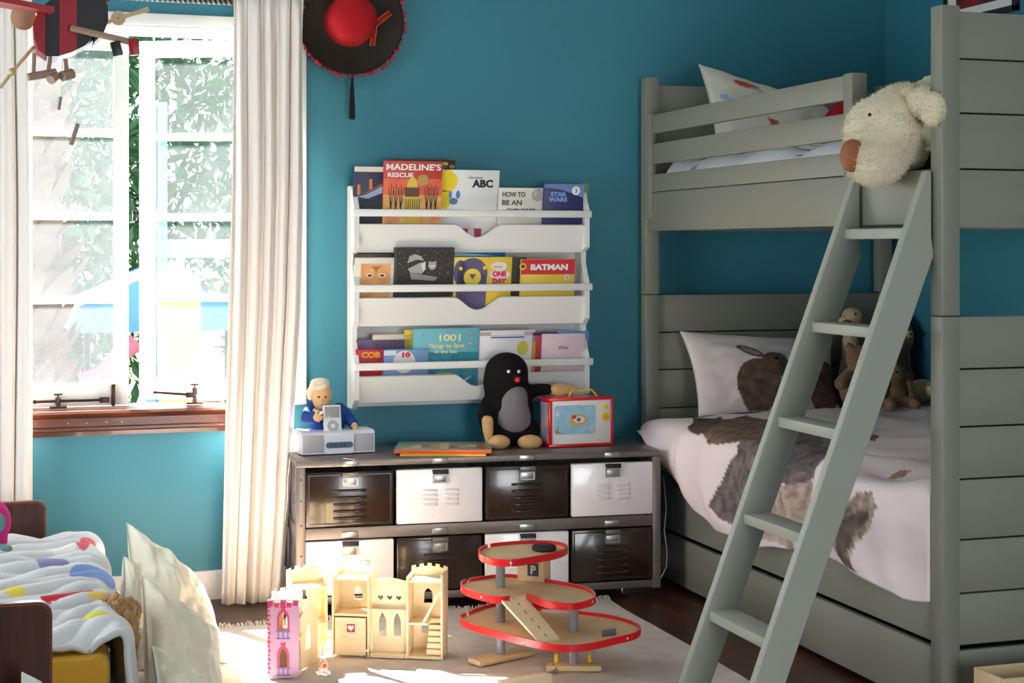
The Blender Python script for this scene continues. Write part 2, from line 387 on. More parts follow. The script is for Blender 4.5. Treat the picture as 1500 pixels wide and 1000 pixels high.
# curtain rod with a twisted black and white band
rod = thing('curtain_rod', 'black curtain rod with a twisted white stripe above the window', 'curtain rod')
RZ, RY = 2.043, YB-.10
MB().cyl((-.5, RY, RZ), (.995, RY, RZ), .011, n=20).obj('pole', 'iron', rod)
st = MB(); n = 900
for k in range(2):
    vs = []
    for i in range(n+1):
        x = -.5+1.495*i/n
        for w_ in (0, 1):
            an = 2*PI*(x/.034)+PI*k+w_*1.0; vs.append((x, RY+.0116*math.cos(an), RZ+.0116*math.sin(an)))
    st.add(vs, [(2*i, 2*i+1, 2*i+3, 2*i+2) for i in range(n)])
st.obj('twist_stripe', 'rod_white', rod)
for x in (-.47, .96): MB().cyl((x, RY, RZ), (x, YB, RZ), .007, n=10).cyl((x, YB-.006, RZ), (x, YB, RZ), .022, n=16).obj('bracket', 'iron', rod)
MB().sph((.996, RY, RZ), .012).obj('finial', 'iron', rod)
def curtain(name, label, xl, xr, ph, folds, zb):
    def fn(i, j):
        z = zb+(RZ+.028-zb)*j; x = lerp(xl, z)+(lerp(xr, z)-lerp(xl, z))*i
        k = i*folds+.35*nz(i*5, z*.7, ph)
        amp = .018+.012*nz(i*4, z*.9, ph+3)-.006*clamp((z-1.9)/.15, 0, 1)
        y = RY-.030+amp*math.sin(2*PI*k)+.006*math.sin(2*PI*k*2.43+ph)
        x += .008*math.cos(2*PI*k)
        if z > RZ-.015: y = RY-.024+.009*math.sin(2*PI*k*1.7)
        return (x, y, z)
    o = MB().grid(fn, 150, 44).obj(name, 'curtain', None, angle=180, fix=False)
    m_ = o.modifiers.new('t', 'SOLIDIFY'); m_.thickness = .003
    tag(o, label, 'curtain', 'window curtains'); return o
curtain('curtain', 'cream floor-length curtain between the window and the hat', [(0, .70), (.7, .715), (1.4, .735), (2.1, .742)], [(0, .905), (.3, .93), (.6, .948), (1.0, .972), (1.4, .982), (2.1, .985)], 1., 5.2, .006)
curtain('curtain', 'cream curtain at the left edge of the window', [(0, -.36), (2.1, -.36)], [(0, .088), (2.1, .086)], 5., 8, .006)

# rug
rug = thing('rug', 'large beige woven rug with a fringed edge', 'rug')
RX0, RX1, RY0, RY1 = .30, 1.97, 2.2, 4.99
def rg(i, j):
    x = RX0+(RX1-RX0)*i; y = RY0+(RY1-RY0)*j
    return (x+.012*nz(y*2, 3, 1)*(1 if i > .5 else -1), y+.015*nz(x*2.5, 1, 1)*j, .010+.002*nz(x*9, y*9, 2))
g = MB().grid(rg, 60, 70); g.box(RX0+.01, RX1-.01, RY0+.01, RY1-.02, .0005, .009); g.obj('weave', 'rug', rug, fix=False)
fg = MB()
for k in range(520):
    x = RX0+(RX1-RX0)*k/519; y = RY1+.015*nz(x*2.5, 1, 1)-.012; l = random.uniform(.03, .055); dx = random.uniform(-.018, .018)
    fg.tube([(x, y, .010), (x+dx*.4, y+l*.5, .016+random.uniform(-.004, .008)), (x+dx, y+l, .004)], .0016, 4)
fr_ = fg.obj('fringe', 'rug', rug, fix=False); fr_['kind'] = 'stuff'

# ================================================================== OUTSIDE THE WINDOW
lw = box('lawn', 'lawn', (-30, 30, YB+.6, 40, -.85, -.8), bev=0); struct(lw, 'green garden lawn outside the window')
pt = thing('palm_tree', 'thick palm trunk with rough leaf-base bark outside the window', 'palm tree', (-.12, 9.2, -.8))
MB().cyl((0, 0, 0), (0, 0, 4.2), .46, .42, 24).obj('trunk', 'bark', pt)
sc = MB().add([(-.13, 0, 0), (.13, 0, 0), (.09, -.09, .16), (0, -.13, .24), (-.09, -.09, .16), (0, .02, .05)], [(0, 1, 2, 3, 4), (0, 5, 1), (1, 5, 2), (2, 5, 3), (3, 5, 4), (4, 5, 0)]).obj('leaf_base', 'bark', pt, flat_=True)
first = True
for r in range(22):
    for k in range(15):
        a = 2*PI*(k+.5*(r % 2)+random.uniform(-.15, .15))/15
        if math.sin(a) > .35: continue
        o = sc if first else sc.copy()
        if not first: C.objects.link(o); o.parent = pt
        first = False
        o.location = (.43*math.cos(a), .43*math.sin(a), .1+r*.18+random.uniform(-.03, .03)); o.rotation_euler = (random.uniform(-.2, .15), random.uniform(-.2, .2), a+PI/2); o.scale = (.78, random.uniform(.8, 1.3), random.uniform(.7, 1.0))
fn_ = thing('picket_fence', 'pale timber picket boards outside the right window pane', 'fence', (0, 8.2, -.8))
for k, (u, top) in enumerate(((240, 405), (252, 380), (264, 372), (276, 392), (288, 398))):
    x = W(u, 400, Y=8.2).x; zt = W(u, top, Y=8.2).z+.8
    MB().prism([(x-.021, 0), (x+.021, 0), (x+.021, zt-.03), (x+.01, zt), (x-.01, zt), (x-.021, zt-.03)], 0, .025).obj('picket', 'fence_wood', fn_)
MB().box(W(236, 400, Y=8.2).x, W(294, 400, Y=8.2).x, .026, .05, .5, .58).obj('fence_rail', 'fence_wood', fn_)
tb = thing('garden_canopy', 'blue garden canopy on thin poles outside the window', 'canopy', (0, 10, -.8))
x0, x1 = W(128, 470, Y=10).x, W(335, 470, Y=10).x
zc = W(0, 470, Y=10).z+.8
MB().prism([(x0-.1, zc-.08), (x1+.1, zc-.08), (x1+.1, zc+.06), ((x0+x1)/2, zc+.3), (x0-.1, zc+.06)], 0, 1.6).obj('canvas', 'tent_blue', tb)
for x in (x0, (x0+x1)/2, x1): MB().cyl((x, .05, 0), (x, .05, zc), .02, n=8).obj('pole', 'iron', tb)
pg = thing('pergola', 'pale blue timber beam on a post outside the window', 'pergola', (0, 9.6, -.8))
zb_ = W(0, 368, Y=9.6).z+.8
MB().box(W(218, 0, Y=9.6).x, W(380, 0, Y=9.6).x, 0, .08, zb_-.04, zb_+.07, bev=.005).obj('beam', 'pergola', pg)
for u in (224, 240): MB().box(W(u, 0, Y=9.6).x-.03, W(u, 0, Y=9.6).x+.03, .09, .16, 0, zb_+.9, bev=.005).obj('post', 'pergola', pg)
gt = MB().tube([W(118, 560, Y=8.8), W(150, 548, Y=8.8), W(175, 520, Y=8.8), W(200, 500, Y=8.8)], .05, 10).obj('garden_hose', 'pink_toy'); tag(gt, 'pink curved tube on the lawn outside the window', 'garden hose')
def leaves(name, label, cx, cy, cz, rx, ry, rz_, n, size):
    b = MB()
    for k in range(n):
        while True:
            p = Vector((random.uniform(-1, 1), random.uniform(-1, 1), random.uniform(-1, 1)))
            if .3 < p.length < 1: break
        p = Vector((cx+p.x*rx, cy+p.y*ry, cz+p.z*rz_)); q = E_(random.uniform(-70, 70), random.uniform(-70, 70), random.uniform(0, 360)).to_matrix()
        s = size*random.uniform(.6, 1.3)
        b.add([p+q @ Vector(c) for c in ((-s, 0, 0), (0, -s*.32, .1*s), (s, 0, 0), (0, s*.32, .1*s))], [(0, 1, 2, 3)])
    t = thing(name, label, 'tree', (cx, cy, -.8))
    o = b.obj('foliage', 'leaf', t, flat_=True, fix=False); o.location = (-cx, -cy, .8); o['kind'] = 'stuff'
    MB().cyl((0, 0, 0), (0, 0, cz+.8), .14, .08, 10).obj('trunk', 'bark', t)
leaves('garden_tree', 'dense green tree behind the palm trunk outside', .5, 13.5, 2.0, 1.25, .8, 2.4, 5200, .10)
leaves('garden_tree', 'green tree behind the pickets outside the window', 2.75, 14.6, 1.9, 1.2, .8, 2.4, 4600, .10)
leaves('garden_tree', 'green tree farthest left outside the window', -2.2, 15.0, 2.4, 1.4, .8, 2.6, 2200, .10)

# ================================================================== BUNK BED
BX0, BX1, BY0, BY1 = 2.27, 3.31, 3.453, 5.43          # outside faces of the posts
P = .053
bed = thing('bunk_bed', 'grey painted wooden bunk bed with plank end panels', 'bunk bed', ((BX0+BX1)/2, (BY0+BY1)/2, 0))
IM = Matrix.Translation((-(BX0+BX1)/2, -(BY0+BY1)/2, 0))
def bb(name, d, bev=.003, m='grey_paint'): return box(name, m, d, bed, bev, IM)
for x in (BX0, BX1-P):
    for y, zt in ((BY0, 1.826), (BY1-P, 1.84)):
        bb('post', (x, x+P, y, y+P, 0, 1.033)); bb('post', (x, x+P, y, y+P, 1.036, zt))
def planks(y, zs, x0=BX0+P, x1=BX1-P, t=.022):
    for a, b in zip(zs, zs[1:]): bb('plank', (x0, x1, y, y+t, a+.0018, b-.0018), .0035)
    bb('plank_backing', (x0, x1, y+t, y+t+.008, zs[0]+.004, zs[-1]-.004), 0, 'dark_gap')
yn, yf = BY0+.012, BY1-.040
planks(yn, [1.257, 1.41, 1.553, 1.692, 1.815]); planks(yn, [.19, .324, .461, .616, .75, .898, 1.034])
bb('plank', (BX0+P, BX1-P, yn, yn+.022, .02, .178)); 
planks(yf, [.33, .47, .611, .754, .893, 1.034]); planks(yf, [1.27, 1.41, 1.55, 1.69, 1.815])
s0, s1 = BY0+P, BY1-P
bb('side_rail', (BX0+.004, BX0+.032, s0, s1, 1.27, 1.411)); bb('side_rail', (BX1-.032, BX1-.004, s0, s1, 1.27, 1.411))
bb('side_rail', (BX0+.006, BX0+.034, s0, s1, .197, .40)); bb('side_rail', (BX1-.034, BX1-.006, s0, s1, .197, .40))
for x in (BX1-.03,): bb('guard_board', (x, x+.02, s0, s1, 1.62, 1.69)); 
gy0, gy1 = 3.893, BY1-.10
for a, b in ((1.627, 1.696), (1.515, 1.589), (1.413, 1.477)): bb('guard_board', (BX0+.002, BX0+.024, gy0+.05, gy1, a, b))
bb('guard_post', (BX0-.002, BX0+.046, gy0, gy0+.05, 1.30, 1.70)); bb('guard_post', (BX0-.006, BX0+.02, gy1, gy1+.05, 1.315, 1.70))
bb('slat_base', (BX0+.035, BX1-.035, s0, s1, 1.29, 1.32)); bb('slat_base', (BX0+.035, BX1-.035, s0, s1, .30, .33))
dr = bb('trundle_drawer', (BX0+.004, BX0+.026, s0+.004, s1-.004, .018, .182)); dr['label'] = 'long flat drawer front under the lower bunk'
bb('drawer_box', (BX0+.027, BX1-.06, s0+.03, s1-.03, .02, .17), 0, 'dark_gap')

# ladder
lad = thing('ladder', 'pale grey wooden ladder leaning against the bunk bed', 'ladder', (1.72, 3.68, 0))
def lx(z): return 2.214-.3994*(1.261-z)
def lrail(y0, y1):
    w = .088
    p = [(lx(.0125)-1.72, .0125), (lx(.0125)+w-1.72, .0125), (lx(1.19)+w-1.72, 1.19), (BX0-.004-1.72, 1.235), (BX0-.004-1.72, 1.405), (lx(1.405)-.02-1.72, 1.405)]
    b = MB().prism(p, y0, y1).obj('rail', 'ladder_paint', lad)
    m_ = b.modifiers.new('b', 'BEVEL'); m_.width = .003; m_.segments = 2
lrail(.168, .194); lrail(-.186, -.160)
for z in (1.26, 1.005, .748, .49, .235):
    x = lx(z)-1.72; box('tread', 'ladder_paint', (x+.003, x+.083, -.161, .169, z-.028, z), lad, .003)

# ---- lower bunk bedding
mt_ = box('lower_mattress', 'sheet', (BX0+.045, BX1-.045, s0+.01, s1-.02, .331, .52), None, .03); tag(mt_, 'white mattress of the lower bunk under the rabbit duvet', 'mattress')
mt2 = box('upper_mattress', 'duvet_print', (BX0+.045, BX1-.045, s0+.01, s1-.02, 1.321, 1.50), None, .03); tag(mt2, 'mattress of the upper bunk with white printed sheet', 'mattress')
HEM = [(3.5, .30), (3.62, .285), (3.8, .305), (4.05, .33), (4.2, .31), (4.45, .275), (4.72, .275), (4.88, .32), (5.0, .38), (5.1, .43), (5.2, .50), (5.27, .545)]
DS = 1.0
def duvet_pt(s, t):
    """s 0..1 from hanging hem over the edge to the wall, t 0..1 from the near end to the pillow"""
    y = 3.509+1.766*t; zh = lerp(HEM, y)+.012*nz(y*6, 0, 9); ze = .60
    nr = clamp((y-3.52)/.35, 0, 1); bulge = .035*nr+.045*clamp((y-4.6)/.6, 0, 1)+.02*nr*nz(y*3, 2, 5)
    L1 = ze-.05-zh; L = L1+.10+.94; q = s*L
    if q < L1: x = BX0-.006-.008*nr-bulge*math.sin(PI*(.15+.85*q/L1)*.75); z = zh+q
    elif q < L1+.10:
        a = (q-L1)/.10*PI/2; bx = BX0-.006-.008*nr-bulge*math.sin(PI*.75); x = bx+.075*(1-math.cos(a)); z = ze-.05+.05*math.sin(a)
    else: x = BX0-.006-.008*nr-bulge*math.sin(PI*.75)+.075+(q-L1-.10); z = ze
    x = min(x, BX1-.06+.01*t)
    top = clamp((q-L1)/.12, 0, 1)
    wv = .020*nz(x*3.1, y*3.3, 1)+.010*nz(x*8, y*7, 7)+.018*math.sin(y*21+5*nz(x*2, y*2, 3)+x*9)*(.3+.7*clamp((4.5-y)/.7, 0, 1))
    z += wv*top+.03*top*clamp((x-2.5)/.6, 0, 1)*.6
    x -= (1-top)*(.012*math.sin(y*26+3*nz(y*3, q*3, 2))+.010*nz(y*9, q*6, 4))*min(1, q/.05+.3)*(.15+.85*nr)
    if t > .94: z -= (t-.94)/.06*.03*top
    return Vector((x, y, z))
PRINT_L = [
    ([(0.145, 0.415), (0.16, 0.32), (0.15, 0.295), (0.075, 0.33), (0.035, 0.355), (0.0, 0.385), (0.02, 0.505), (0.045, 0.495), (0.1, 0.46)], (205, 182, 168), (150, 124, 112), 5),
    ([(0.235, 0.6), (0.325, 0.635), (0.435, 0.78), (0.49, 0.735), (0.465, 0.56), (0.38, 0.44), (0.22, 0.3), (0.165, 0.31), (0.155, 0.335), (0.15, 0.415), (0.135, 0.45), (0.07, 0.475), (0.045, 0.495), (0.025, 0.61), (0.035, 0.64), (0.065, 0.675), (0.11, 0.65), (0.165, 0.625), (0.205, 0.6)], (136, 120, 118), (84, 74, 76), 3),
    ([(0.225, 0.75), (0.33, 0.895), (0.42, 0.92), (0.465, 0.88), (0.46, 0.8), (0.405, 0.72), (0.3, 0.605), (0.25, 0.6), (0.23, 0.63), (0.22, 0.685)], (150, 118, 96), (104, 80, 66), 1),
    ([(0.215, 0.815), (0.235, 0.895), (0.29, 0.925), (0.335, 0.925), (0.295, 0.795), (0.235, 0.725), (0.215, 0.76)], (96, 76, 66), (78, 60, 52), 2),
    ([(0.085, 0.23), (0.13, 0.21), (0.155, 0.19), (0.18, 0.17), (0.2, 0.13), (0.17, 0.115), (0.125, 0.13), (0.08, 0.165), (0.035, 0.18), (0.01, 0.175), (0.0, 0.205), (0.02, 0.22), (0.055, 0.23)], (196, 170, 150), (110, 92, 84), 7),
    ([(0.045, 0.215), (0.115, 0.195), (0.145, 0.165), (0.155, 0.135), (0.13, 0.14), (0.1, 0.17), (0.055, 0.18), (0.03, 0.195), (0.005, 0.195), (0.02, 0.21)], (120, 100, 88), (78, 66, 62), 9),
    ([(0.325, 0.525), (0.45, 0.565), (0.255, 0.345), (0.195, 0.315), (0.16, 0.4), (0.175, 0.425), (0.23, 0.425)], (112, 98, 98), (66, 58, 60), 11),
    ([(0.525, 0.54), (0.52, 0.47), (0.49, 0.445), (0.465, 0.47)], (150, 110, 96), (120, 90, 80), 8),
    ([(0.285, 0.17), (0.32, 0.175), (0.335, 0.155), (0.31, 0.15), (0.285, 0.16)], (190, 140, 120), (160, 120, 104), 8),
]
def rabbit_print(s, t):
    base = srgb(240, 222, 222); col = base
    for poly, c, c2, seed in PRINT_L:
        if inpoly(s+.004*nz(s*40, t*40, 1), t+.004*nz(s*40, t*40, 7), poly):
            k = clamp(.5+.9*nz(s*26+seed, t*70, seed)+.5*nz(s*90, t*60, seed+3), 0, 1); col = tuple(a*(1-k)+b*k for a, b in zip(srgb(*c), srgb(*c2)))
    return col
NU, NV = 190, 210
o = MB().grid(lambda i, j: duvet_pt(i, j), NU, NV).obj('lower_duvet', 'duvet_print', None, angle=180, fix=False)
at = o.data.color_attributes.new('print', 'FLOAT_COLOR', 'POINT')
k = 0
for j in range(NV+1):
    for i in range(NU+1): at.data[k].color = (*rabbit_print(i/NU, j/NV), 1); k += 1
sm = o.modifiers.new('t', 'SOLIDIFY'); sm.thickness = .014; sm.offset = -1
tag(o, 'pinkish white duvet printed with brown and grey rabbits on the lower bunk', 'duvet')
def spot_print(base, spots):
    """spots: (cx, cy, rx, ry, rot, colour)"""
    def f(x, y, side=1):
        c = srgb(*base)
        for cx, cy, rx, ry, ro, cc in spots:
            dx, dy = x-cx, y-cy; a = R(ro); px_, py_ = dx*math.cos(a)+dy*math.sin(a), -dx*math.sin(a)+dy*math.cos(a)
            if (px_/rx)**2+(py_/ry)**2 < 1+.35*nz(x*30, y*30, 2): c = srgb(*cc)
        return c
    return f
def bunny(x, y, side):
    c = srgb(240, 224, 222)
    if side < 0: return c
    br = srgb(128, 98, 82); dk = srgb(92, 68, 56); k = clamp(.5+.8*nz(x*18, y*14, 3)+.4*nz(x*50, y*40, 1), 0, 1)
    fur = tuple(a*(1-k)+b*k for a, b in zip(br, dk))
    def el(cx, cy, rx, ry, ro=0):
        a = R(ro); dx, dy = (x-cx)*1.6, y-cy; u = dx*math.cos(a)+dy*math.sin(a); w = -dx*math.sin(a)+dy*math.cos(a); return (u/rx)**2+(w/ry)**2 < 1
    if el(.41, .30, .24, .30) or el(.53, .55, .15, .14, -10) or el(.38, .70, .14, .06, -32) or el(.60, .46, .12, .09, 0): c = fur
    if el(.88, .30, .22, .32) or el(.72, .60, .12, .14, 10) or el(.79, .74, .05, .13, -10) or el(.78, .45, .14, .2, 20): c = fur
    if el(.38, .70, .10, .03, -32): c = srgb(190, 150, 138)
    if el(.54, .60, .022, .028) or el(.70, .64, .022, .028): c = srgb(20, 16, 14)
    return c
# lower pillow, leaning on the headboard
lp = pillow('lower_pillow', 'duvet_print', None, [(2.385, 5.17, .60), (2.98, 5.20, .60), (3.02, 5.33, .86), (2.385, 5.335, .90)], .13, n=110, pull=.07, wr=.006, seed=2, colfn=bunny)
tag(lp, 'pinkish white pillow printed with two brown rabbits on the lower bunk', 'pillow')

# upper duvet and pillow
RS = random.Random(4); sp = []
for k in range(70): sp.append((RS.random(), RS.random(), RS.uniform(.012, .035), RS.uniform(.006, .014), RS.uniform(0, 180), RS.choice([(200, 92, 60), (120, 168, 205), (90, 110, 150), (215, 120, 70), (150, 190, 215)])))
pf = spot_print((236, 234, 236), sp)
def udv(i, j):
    x = BX0+.036+.94*i; y = 3.53+1.75*j; e = clamp(i/.06, 0, 1)
    y0 = .012*nz(x*5, y*9, 2)
    return (x-.006*(1-e)+.004*nz(y*12, 1, 1), y, 1.468+.052*math.sin(e*PI/2)+(.018*nz(y*7, x*4, 1)+.012*math.sin(y*17+4*nz(y*2, 0, 3)))*e+y0*e+.05*clamp((i-.1)/.5, 0, 1))
o = MB().grid(udv, 60, 120).obj('upper_duvet', 'duvet_print', None, angle=180, fix=False)
at = o.data.color_attributes.new('print', 'FLOAT_COLOR', 'POINT'); k = 0
for j in range(121):
    for i in range(61): at.data[k].color = (*pf(i/60, j/120), 1); k += 1
s_ = o.modifiers.new('t', 'SOLIDIFY'); s_.thickness = .012; s_.offset = -1
tag(o, 'white duvet with orange and blue print on the upper bunk', 'duvet')
sp2 = [(.30, .80, .10, .05, -20, (205, 90, 55)), (.36, .76, .06, .02, -20, (150, 190, 215)), (.12, .55, .03, .08, 20, (150, 185, 210)), (.40, .26, .035, .14, 8, (205, 90, 55)), (.62, .32, .02, .09, 0, (120, 150, 170)), (.78, .40, .03, .12, -10, (165, 90, 60)), (.82, .5, .02, .1, 10, (110, 160, 170)), (.55, .70, .06, .03, 10, (160, 190, 215)), (.70, .75, .05, .03, -30, (205, 90, 55))]
up = pillow('upper_pillow', 'duvet_print', None, [(2.40, 5.05, 1.55), (3.02, 5.10, 1.545), (2.98, 5.30, 1.74), (2.435, 5.28, 1.885)], .11, n=50, pull=.05, wr=.006, seed=6, colfn=spot_print((232, 226, 212), sp2))
tag(up, 'white pillow with orange rocket shapes standing on the upper bunk', 'pillow')
rd = thing('red_plush', 'red plush toy behind the guard rail of the upper bunk', 'plush toy', (2.83, 4.86, 1.60))
blob('body', 'felt_red', [('s', (0, 0, .04), (.11, .08, .075)), ('s', (.01, .02, .085), (.08, .065, .045)), limb([(-.08, 0, .04), (-.14, -.03, -.01)], [.03, .028]), limb([(.08, -.02, .04), (.13, -.05, .01)], [.03, .028])], rd)

def fur(name, m, parts, parent, n, ln):
    """short pile standing on a body of overlapping ellipsoids"""
    rg_ = random.Random(11); E = []; b = MB()
    for p in parts:
        rot = p[3].to_matrix() if len(p) > 3 else Matrix.Identity(3); E.append((Vector(p[1]), Vector(p[2]), rot, rot.transposed()))
    ar = [r.x*r.y+r.y*r.z+r.x*r.z for _, r, _, _ in E]; tot = sum(ar)
    for (c, r, rot, inv), a in zip(E, ar):
        for k in range(int(n*a/tot)):
            d = Vector((rg_.gauss(0, 1), rg_.gauss(0, 1), rg_.gauss(0, 1))).normalized(); q = c+rot @ Vector((d.x*r.x, d.y*r.y, d.z*r.z))
            if any(o is not c and ((lambda w: (w.x/r2.x)**2+(w.y/r2.y)**2+(w.z/r2.z)**2)(i2 @ (q-o))) < .92 for o, r2, _, i2 in E): continue
            nn = (rot @ Vector((d.x/r.x, d.y/r.y, d.z/r.z))).normalized(); t = (nn+Vector((rg_.uniform(-.6, .6), rg_.uniform(-.6, .6), rg_.uniform(-1.1, .3)))).normalized()
            s1 = t.orthogonal().normalized()*.0016; s2 = t.cross(s1); q = q-nn*.003; l = ln*rg_.uniform(.6, 1.15)
            b.add([q+s1, q-s1*.5+s2*.87, q-s1*.5-s2*.87, q+t*l], [(0, 1, 3), (1, 2, 3), (2, 0, 3)])
    o = b.obj(name, m, parent, flat_=True, fix=False); o['kind'] = 'stuff'; return o
# big white dog hanging over the rail by the ladder
dg = thing('plush_dog', 'large cream plush dog with brown nose leaning out of the upper bunk', 'plush toy', (2.30, 3.70, 1.42))
def DP(u, v, X): return W(u, v, X=X)-Vector((2.30, 3.70, 1.42))
HEAD = [
    ('s', DP(1305, 188, 2.25), (.085, .11, .105)), ('s', DP(1288, 222, 2.21), (.085, .095, .085)), ('s', DP(1282, 236, 2.18), (.075, .085, .066)),
    ('s', DP(1272, 190, 2.20), (.07, .055, .085), E_(20, 0, 0)), ('s', DP(1348, 190, 2.33), (.09, .09, .11)), ('s', DP(1322, 165, 2.30), (.08, .11, .08))]
hd = blob('head', 'plush_white', HEAD, dg, .006, 14, .004, .006)
EAR = [('s', DP(1322, 146, 2.262), (.024, .06, .030), E_(-22, 0, 0)), ('s', DP(1346, 150, 2.262), (.024, .06, .040), E_(-8, 0, 0)), ('s', DP(1366, 160, 2.262), (.022, .05, .045))]
blob('ear', 'plush_white', EAR, dg, .005, 8, .006, .006)
fur('fur', 'plush_white', HEAD+EAR, dg, 16000, .011)
blob('body', 'plush_white', [('s', (.16, -.02, .16), (.15, .14, .11)), ('s', (.33, .02, .15), (.16, .14, .11)), limb([(.1, -.1, .12), (.02, -.13, .10)], [.045, .05])], dg, .012, 5, .010, .012)
nb = MB().sph(DP(1249, 228, 2.115), (.034, .031, .044), 20, 14); nb.obj('nose', 'nose_brown', dg)
for (u, v, X) in ((1274, 168, 2.135), ): MB().sph(DP(u, v, X), .005, 12, 8).obj('eye', 'eye_black', dg)

# plush toys in the corner of the lower bunk
pb = thing('plush_dinosaur', 'tall brown plush animal with round eye sitting in the bunk corner', 'plush toy', (3.235, 5.25, .63))
blob('body', 'plush_brown', [('s', (0, 0, .07), (.085, .08, .09)), ('s', (.01, 0, .15), (.06, .06, .08)), ('s', (.005, -.01, .235), (.07, .07, .075)), ('s', (-.02, -.03, .205), (.06, .06, .045)), ('s', (.02, .0, .275), (.05, .05, .045)), limb([(-.05, -.05, .12), (-.09, -.08, .07)], [.025, .022])], pb, .007, 5, .004, .02)
for sx in (-1, 1):
    e = MB().sph((-.012+.035*sx, -.078, .252), (.016, .008, .014), 14, 10).obj('eye_ring', 'plush_cream', pb); MB().sph((-.012+.035*sx, -.085, .252), (.009, .006, .008), 12, 8).obj('eye', 'nose_brown', e)
MB().tube([(-.05, -.085, .20), (-.02, -.092, .193), (.02, -.085, .197), (.05, -.06, .205)], .003, 6).obj('mouth_seam', 'nose_brown', pb)
pr = thing('plush_rabbit', 'small brown plush rabbit with hanging ears in front of the tall round-eyed plush', 'plush toy', (3.10, 5.03, .625))
blob('body', 'plush_brown', [('s', (0, 0, .055), (.05, .045, .06)), ('s', (.0, -.012, .125), (.04, .038, .036)), limb([(-.04, -.03, .02), (-.05, -.07, .015)], [.022, .02]), limb([(.04, -.03, .02), (.05, -.07, .015)], [.022, .02])], pr, .006, 5, .003, .02)
for sx in (-1, 1): blob('ear', 'plush_brown', [limb([(.03*sx, -.01, .14), (.052*sx, -.02, .09), (.058*sx, -.025, .04)], [.010, .017, .015])], pr, .004, 3)
for sx in (-1, 1): MB().sph((.014*sx, -.047, .132), .004, 10, 8).obj('eye', 'eye_black', pr)
MB().sph((0, -.05, .12), (.007, .005, .005), 10, 8).obj('nose', 'nose_brown', pr)
pc = thing('plush_lamb', 'yellow-cream plush tucked against the wall beside the small brown rabbit', 'plush toy', (3.262, 5.085, .635))
blob('body', 'plush_cream', [('s', (0, 0, .04), (.05, .07, .045)), ('s', (-.005, -.06, .05), (.032, .035, .03)), ('s', (0, .05, .03), (.04, .04, .035))], pc, .006, 5, .005, .01)
for sx in (-1, 1): MB().sph((-.012+.014*sx, -.092, .056), .004, 10, 8).obj('eye', 'eye_black', pc)
pd = thing('plush_bear', 'brown plush bear lying beside the rabbit pillow', 'plush toy', (3.03, 5.16, .61))
blob('body', 'plush_brown', [('s', (0, 0, .08), (.075, .06, .085)), ('s', (.005, -.015, .185), (.058, .055, .052)), ('s', (-.04, -.005, .23), (.018, .012, .02)), ('s', (.05, -.005, .23), (.018, .012, .02)), limb([(-.06, -.03, .12), (-.10, -.05, .10)], [.026, .026]), limb([(.06, -.03, .12), (.09, -.06, .07)], [.026, .026])], pd, .007, 5, .004, .02)
for sx in (-1, 1): MB().sph((.005+.02*sx, -.066, .195), .005, 10, 8).obj('eye', 'eye_black', pd)
pe = thing('plush_duck', 'cream plush with brown bill sitting high against the headboard', 'plush toy', (3.10, 5.335, .60))
blob('body', 'plush_cream', [('s', (0, 0, .1), (.05, .035, .12)), ('s', (0, 0, .22), (.035, .03, .1)), ('s', (0, -.01, .345), (.04, .036, .037)), ('s', (-.035, -.015, .33), (.025, .022, .018))], pe, .006, 4)
MB().sph((-.035, -.035, .325), (.02, .014, .009), 12, 8).obj('bill', 'nose_brown', pe); MB().sph((-.005, -.046, .355), .005, 10, 8).obj('eye', 'eye_black', pe)

# framed picture on the right wall
pf_ = thing('framed_picture', 'black framed red picture with white mat on the right wall', 'picture', (XR, 4.82, 2.20))
ya, yb = W(1388, 5, X=XR).y-4.82, W(1494, 5, X=XR).y-4.82; ya, yb = min(ya, yb), max(ya, yb); z0 = W(1440, 11, X=XR).z-2.20-.04; 
f = MB()
for d in ((-.02, 0, ya, yb, z0, z0+.02), (-.02, 0, ya, yb, .23, .25), (-.02, 0, ya, ya+.02, z0, .25), (-.02, 0, yb-.02, yb, z0, .25)): f.box(*d, bev=.002)
f.obj('frame', 'plane_black', pf_); box('mat', 'white_paint', (-.012, -.002, ya+.02, yb-.02, z0+.02, .23), pf_, 0)
mat('pic_red', srgb(150, 30, 36), .5, col2=srgb(40, 30, 26), vscale=9)
box('print', 'pic_red', (-.0135, -.0122, ya+.075, yb-.075, z0+.05, .19), pf_, 0)

# ================================================================== WALL BOOKCASE
KX0, KX1, KZ0, KZ1 = 1.163, 2.036, .645, 1.425
bc = thing('wall_bookcase', 'white wall-mounted bookcase with three display tiers', 'bookcase', ((KX0+KX1)/2, YB, KZ0))
KM = Matrix.Translation((-(KX0+KX1)/2, -YB, -KZ0))
RAILZ = [1.330, 1.066, .794]; TOPZ = [1.295, 1.037, .764]; BOTZ = [1.193, .935, .668]
pr_ = [(YB-.001, KZ0)]
pr_ += [(YB-.075, KZ0)]
for k in (2, 1, 0):
    pr_ += [(YB-.118, TOPZ[k]-.085), (YB-.118, RAILZ[k]+.018), (YB-.100, RAILZ[k]+.045), (YB-.080, RAILZ[k]+.085)]
    pr_ += [(YB-.082, RAILZ[k]+.13)] if k else []
pr_ += [(YB-.06, KZ1), (YB-.001, KZ1)]
for x in (KX0, KX1-.018): MB().prism(pr_, x, x+.018, 'x', KM).obj('side_panel', 'bc_white', bc)
def kb(name, d, bev=.002): return box(name, 'bc_white', d, bc, bev, KM)
kb('back_panel', (KX0+.018, KX1-.018, YB-.012, YB-.001, KZ0, KZ1-.10))
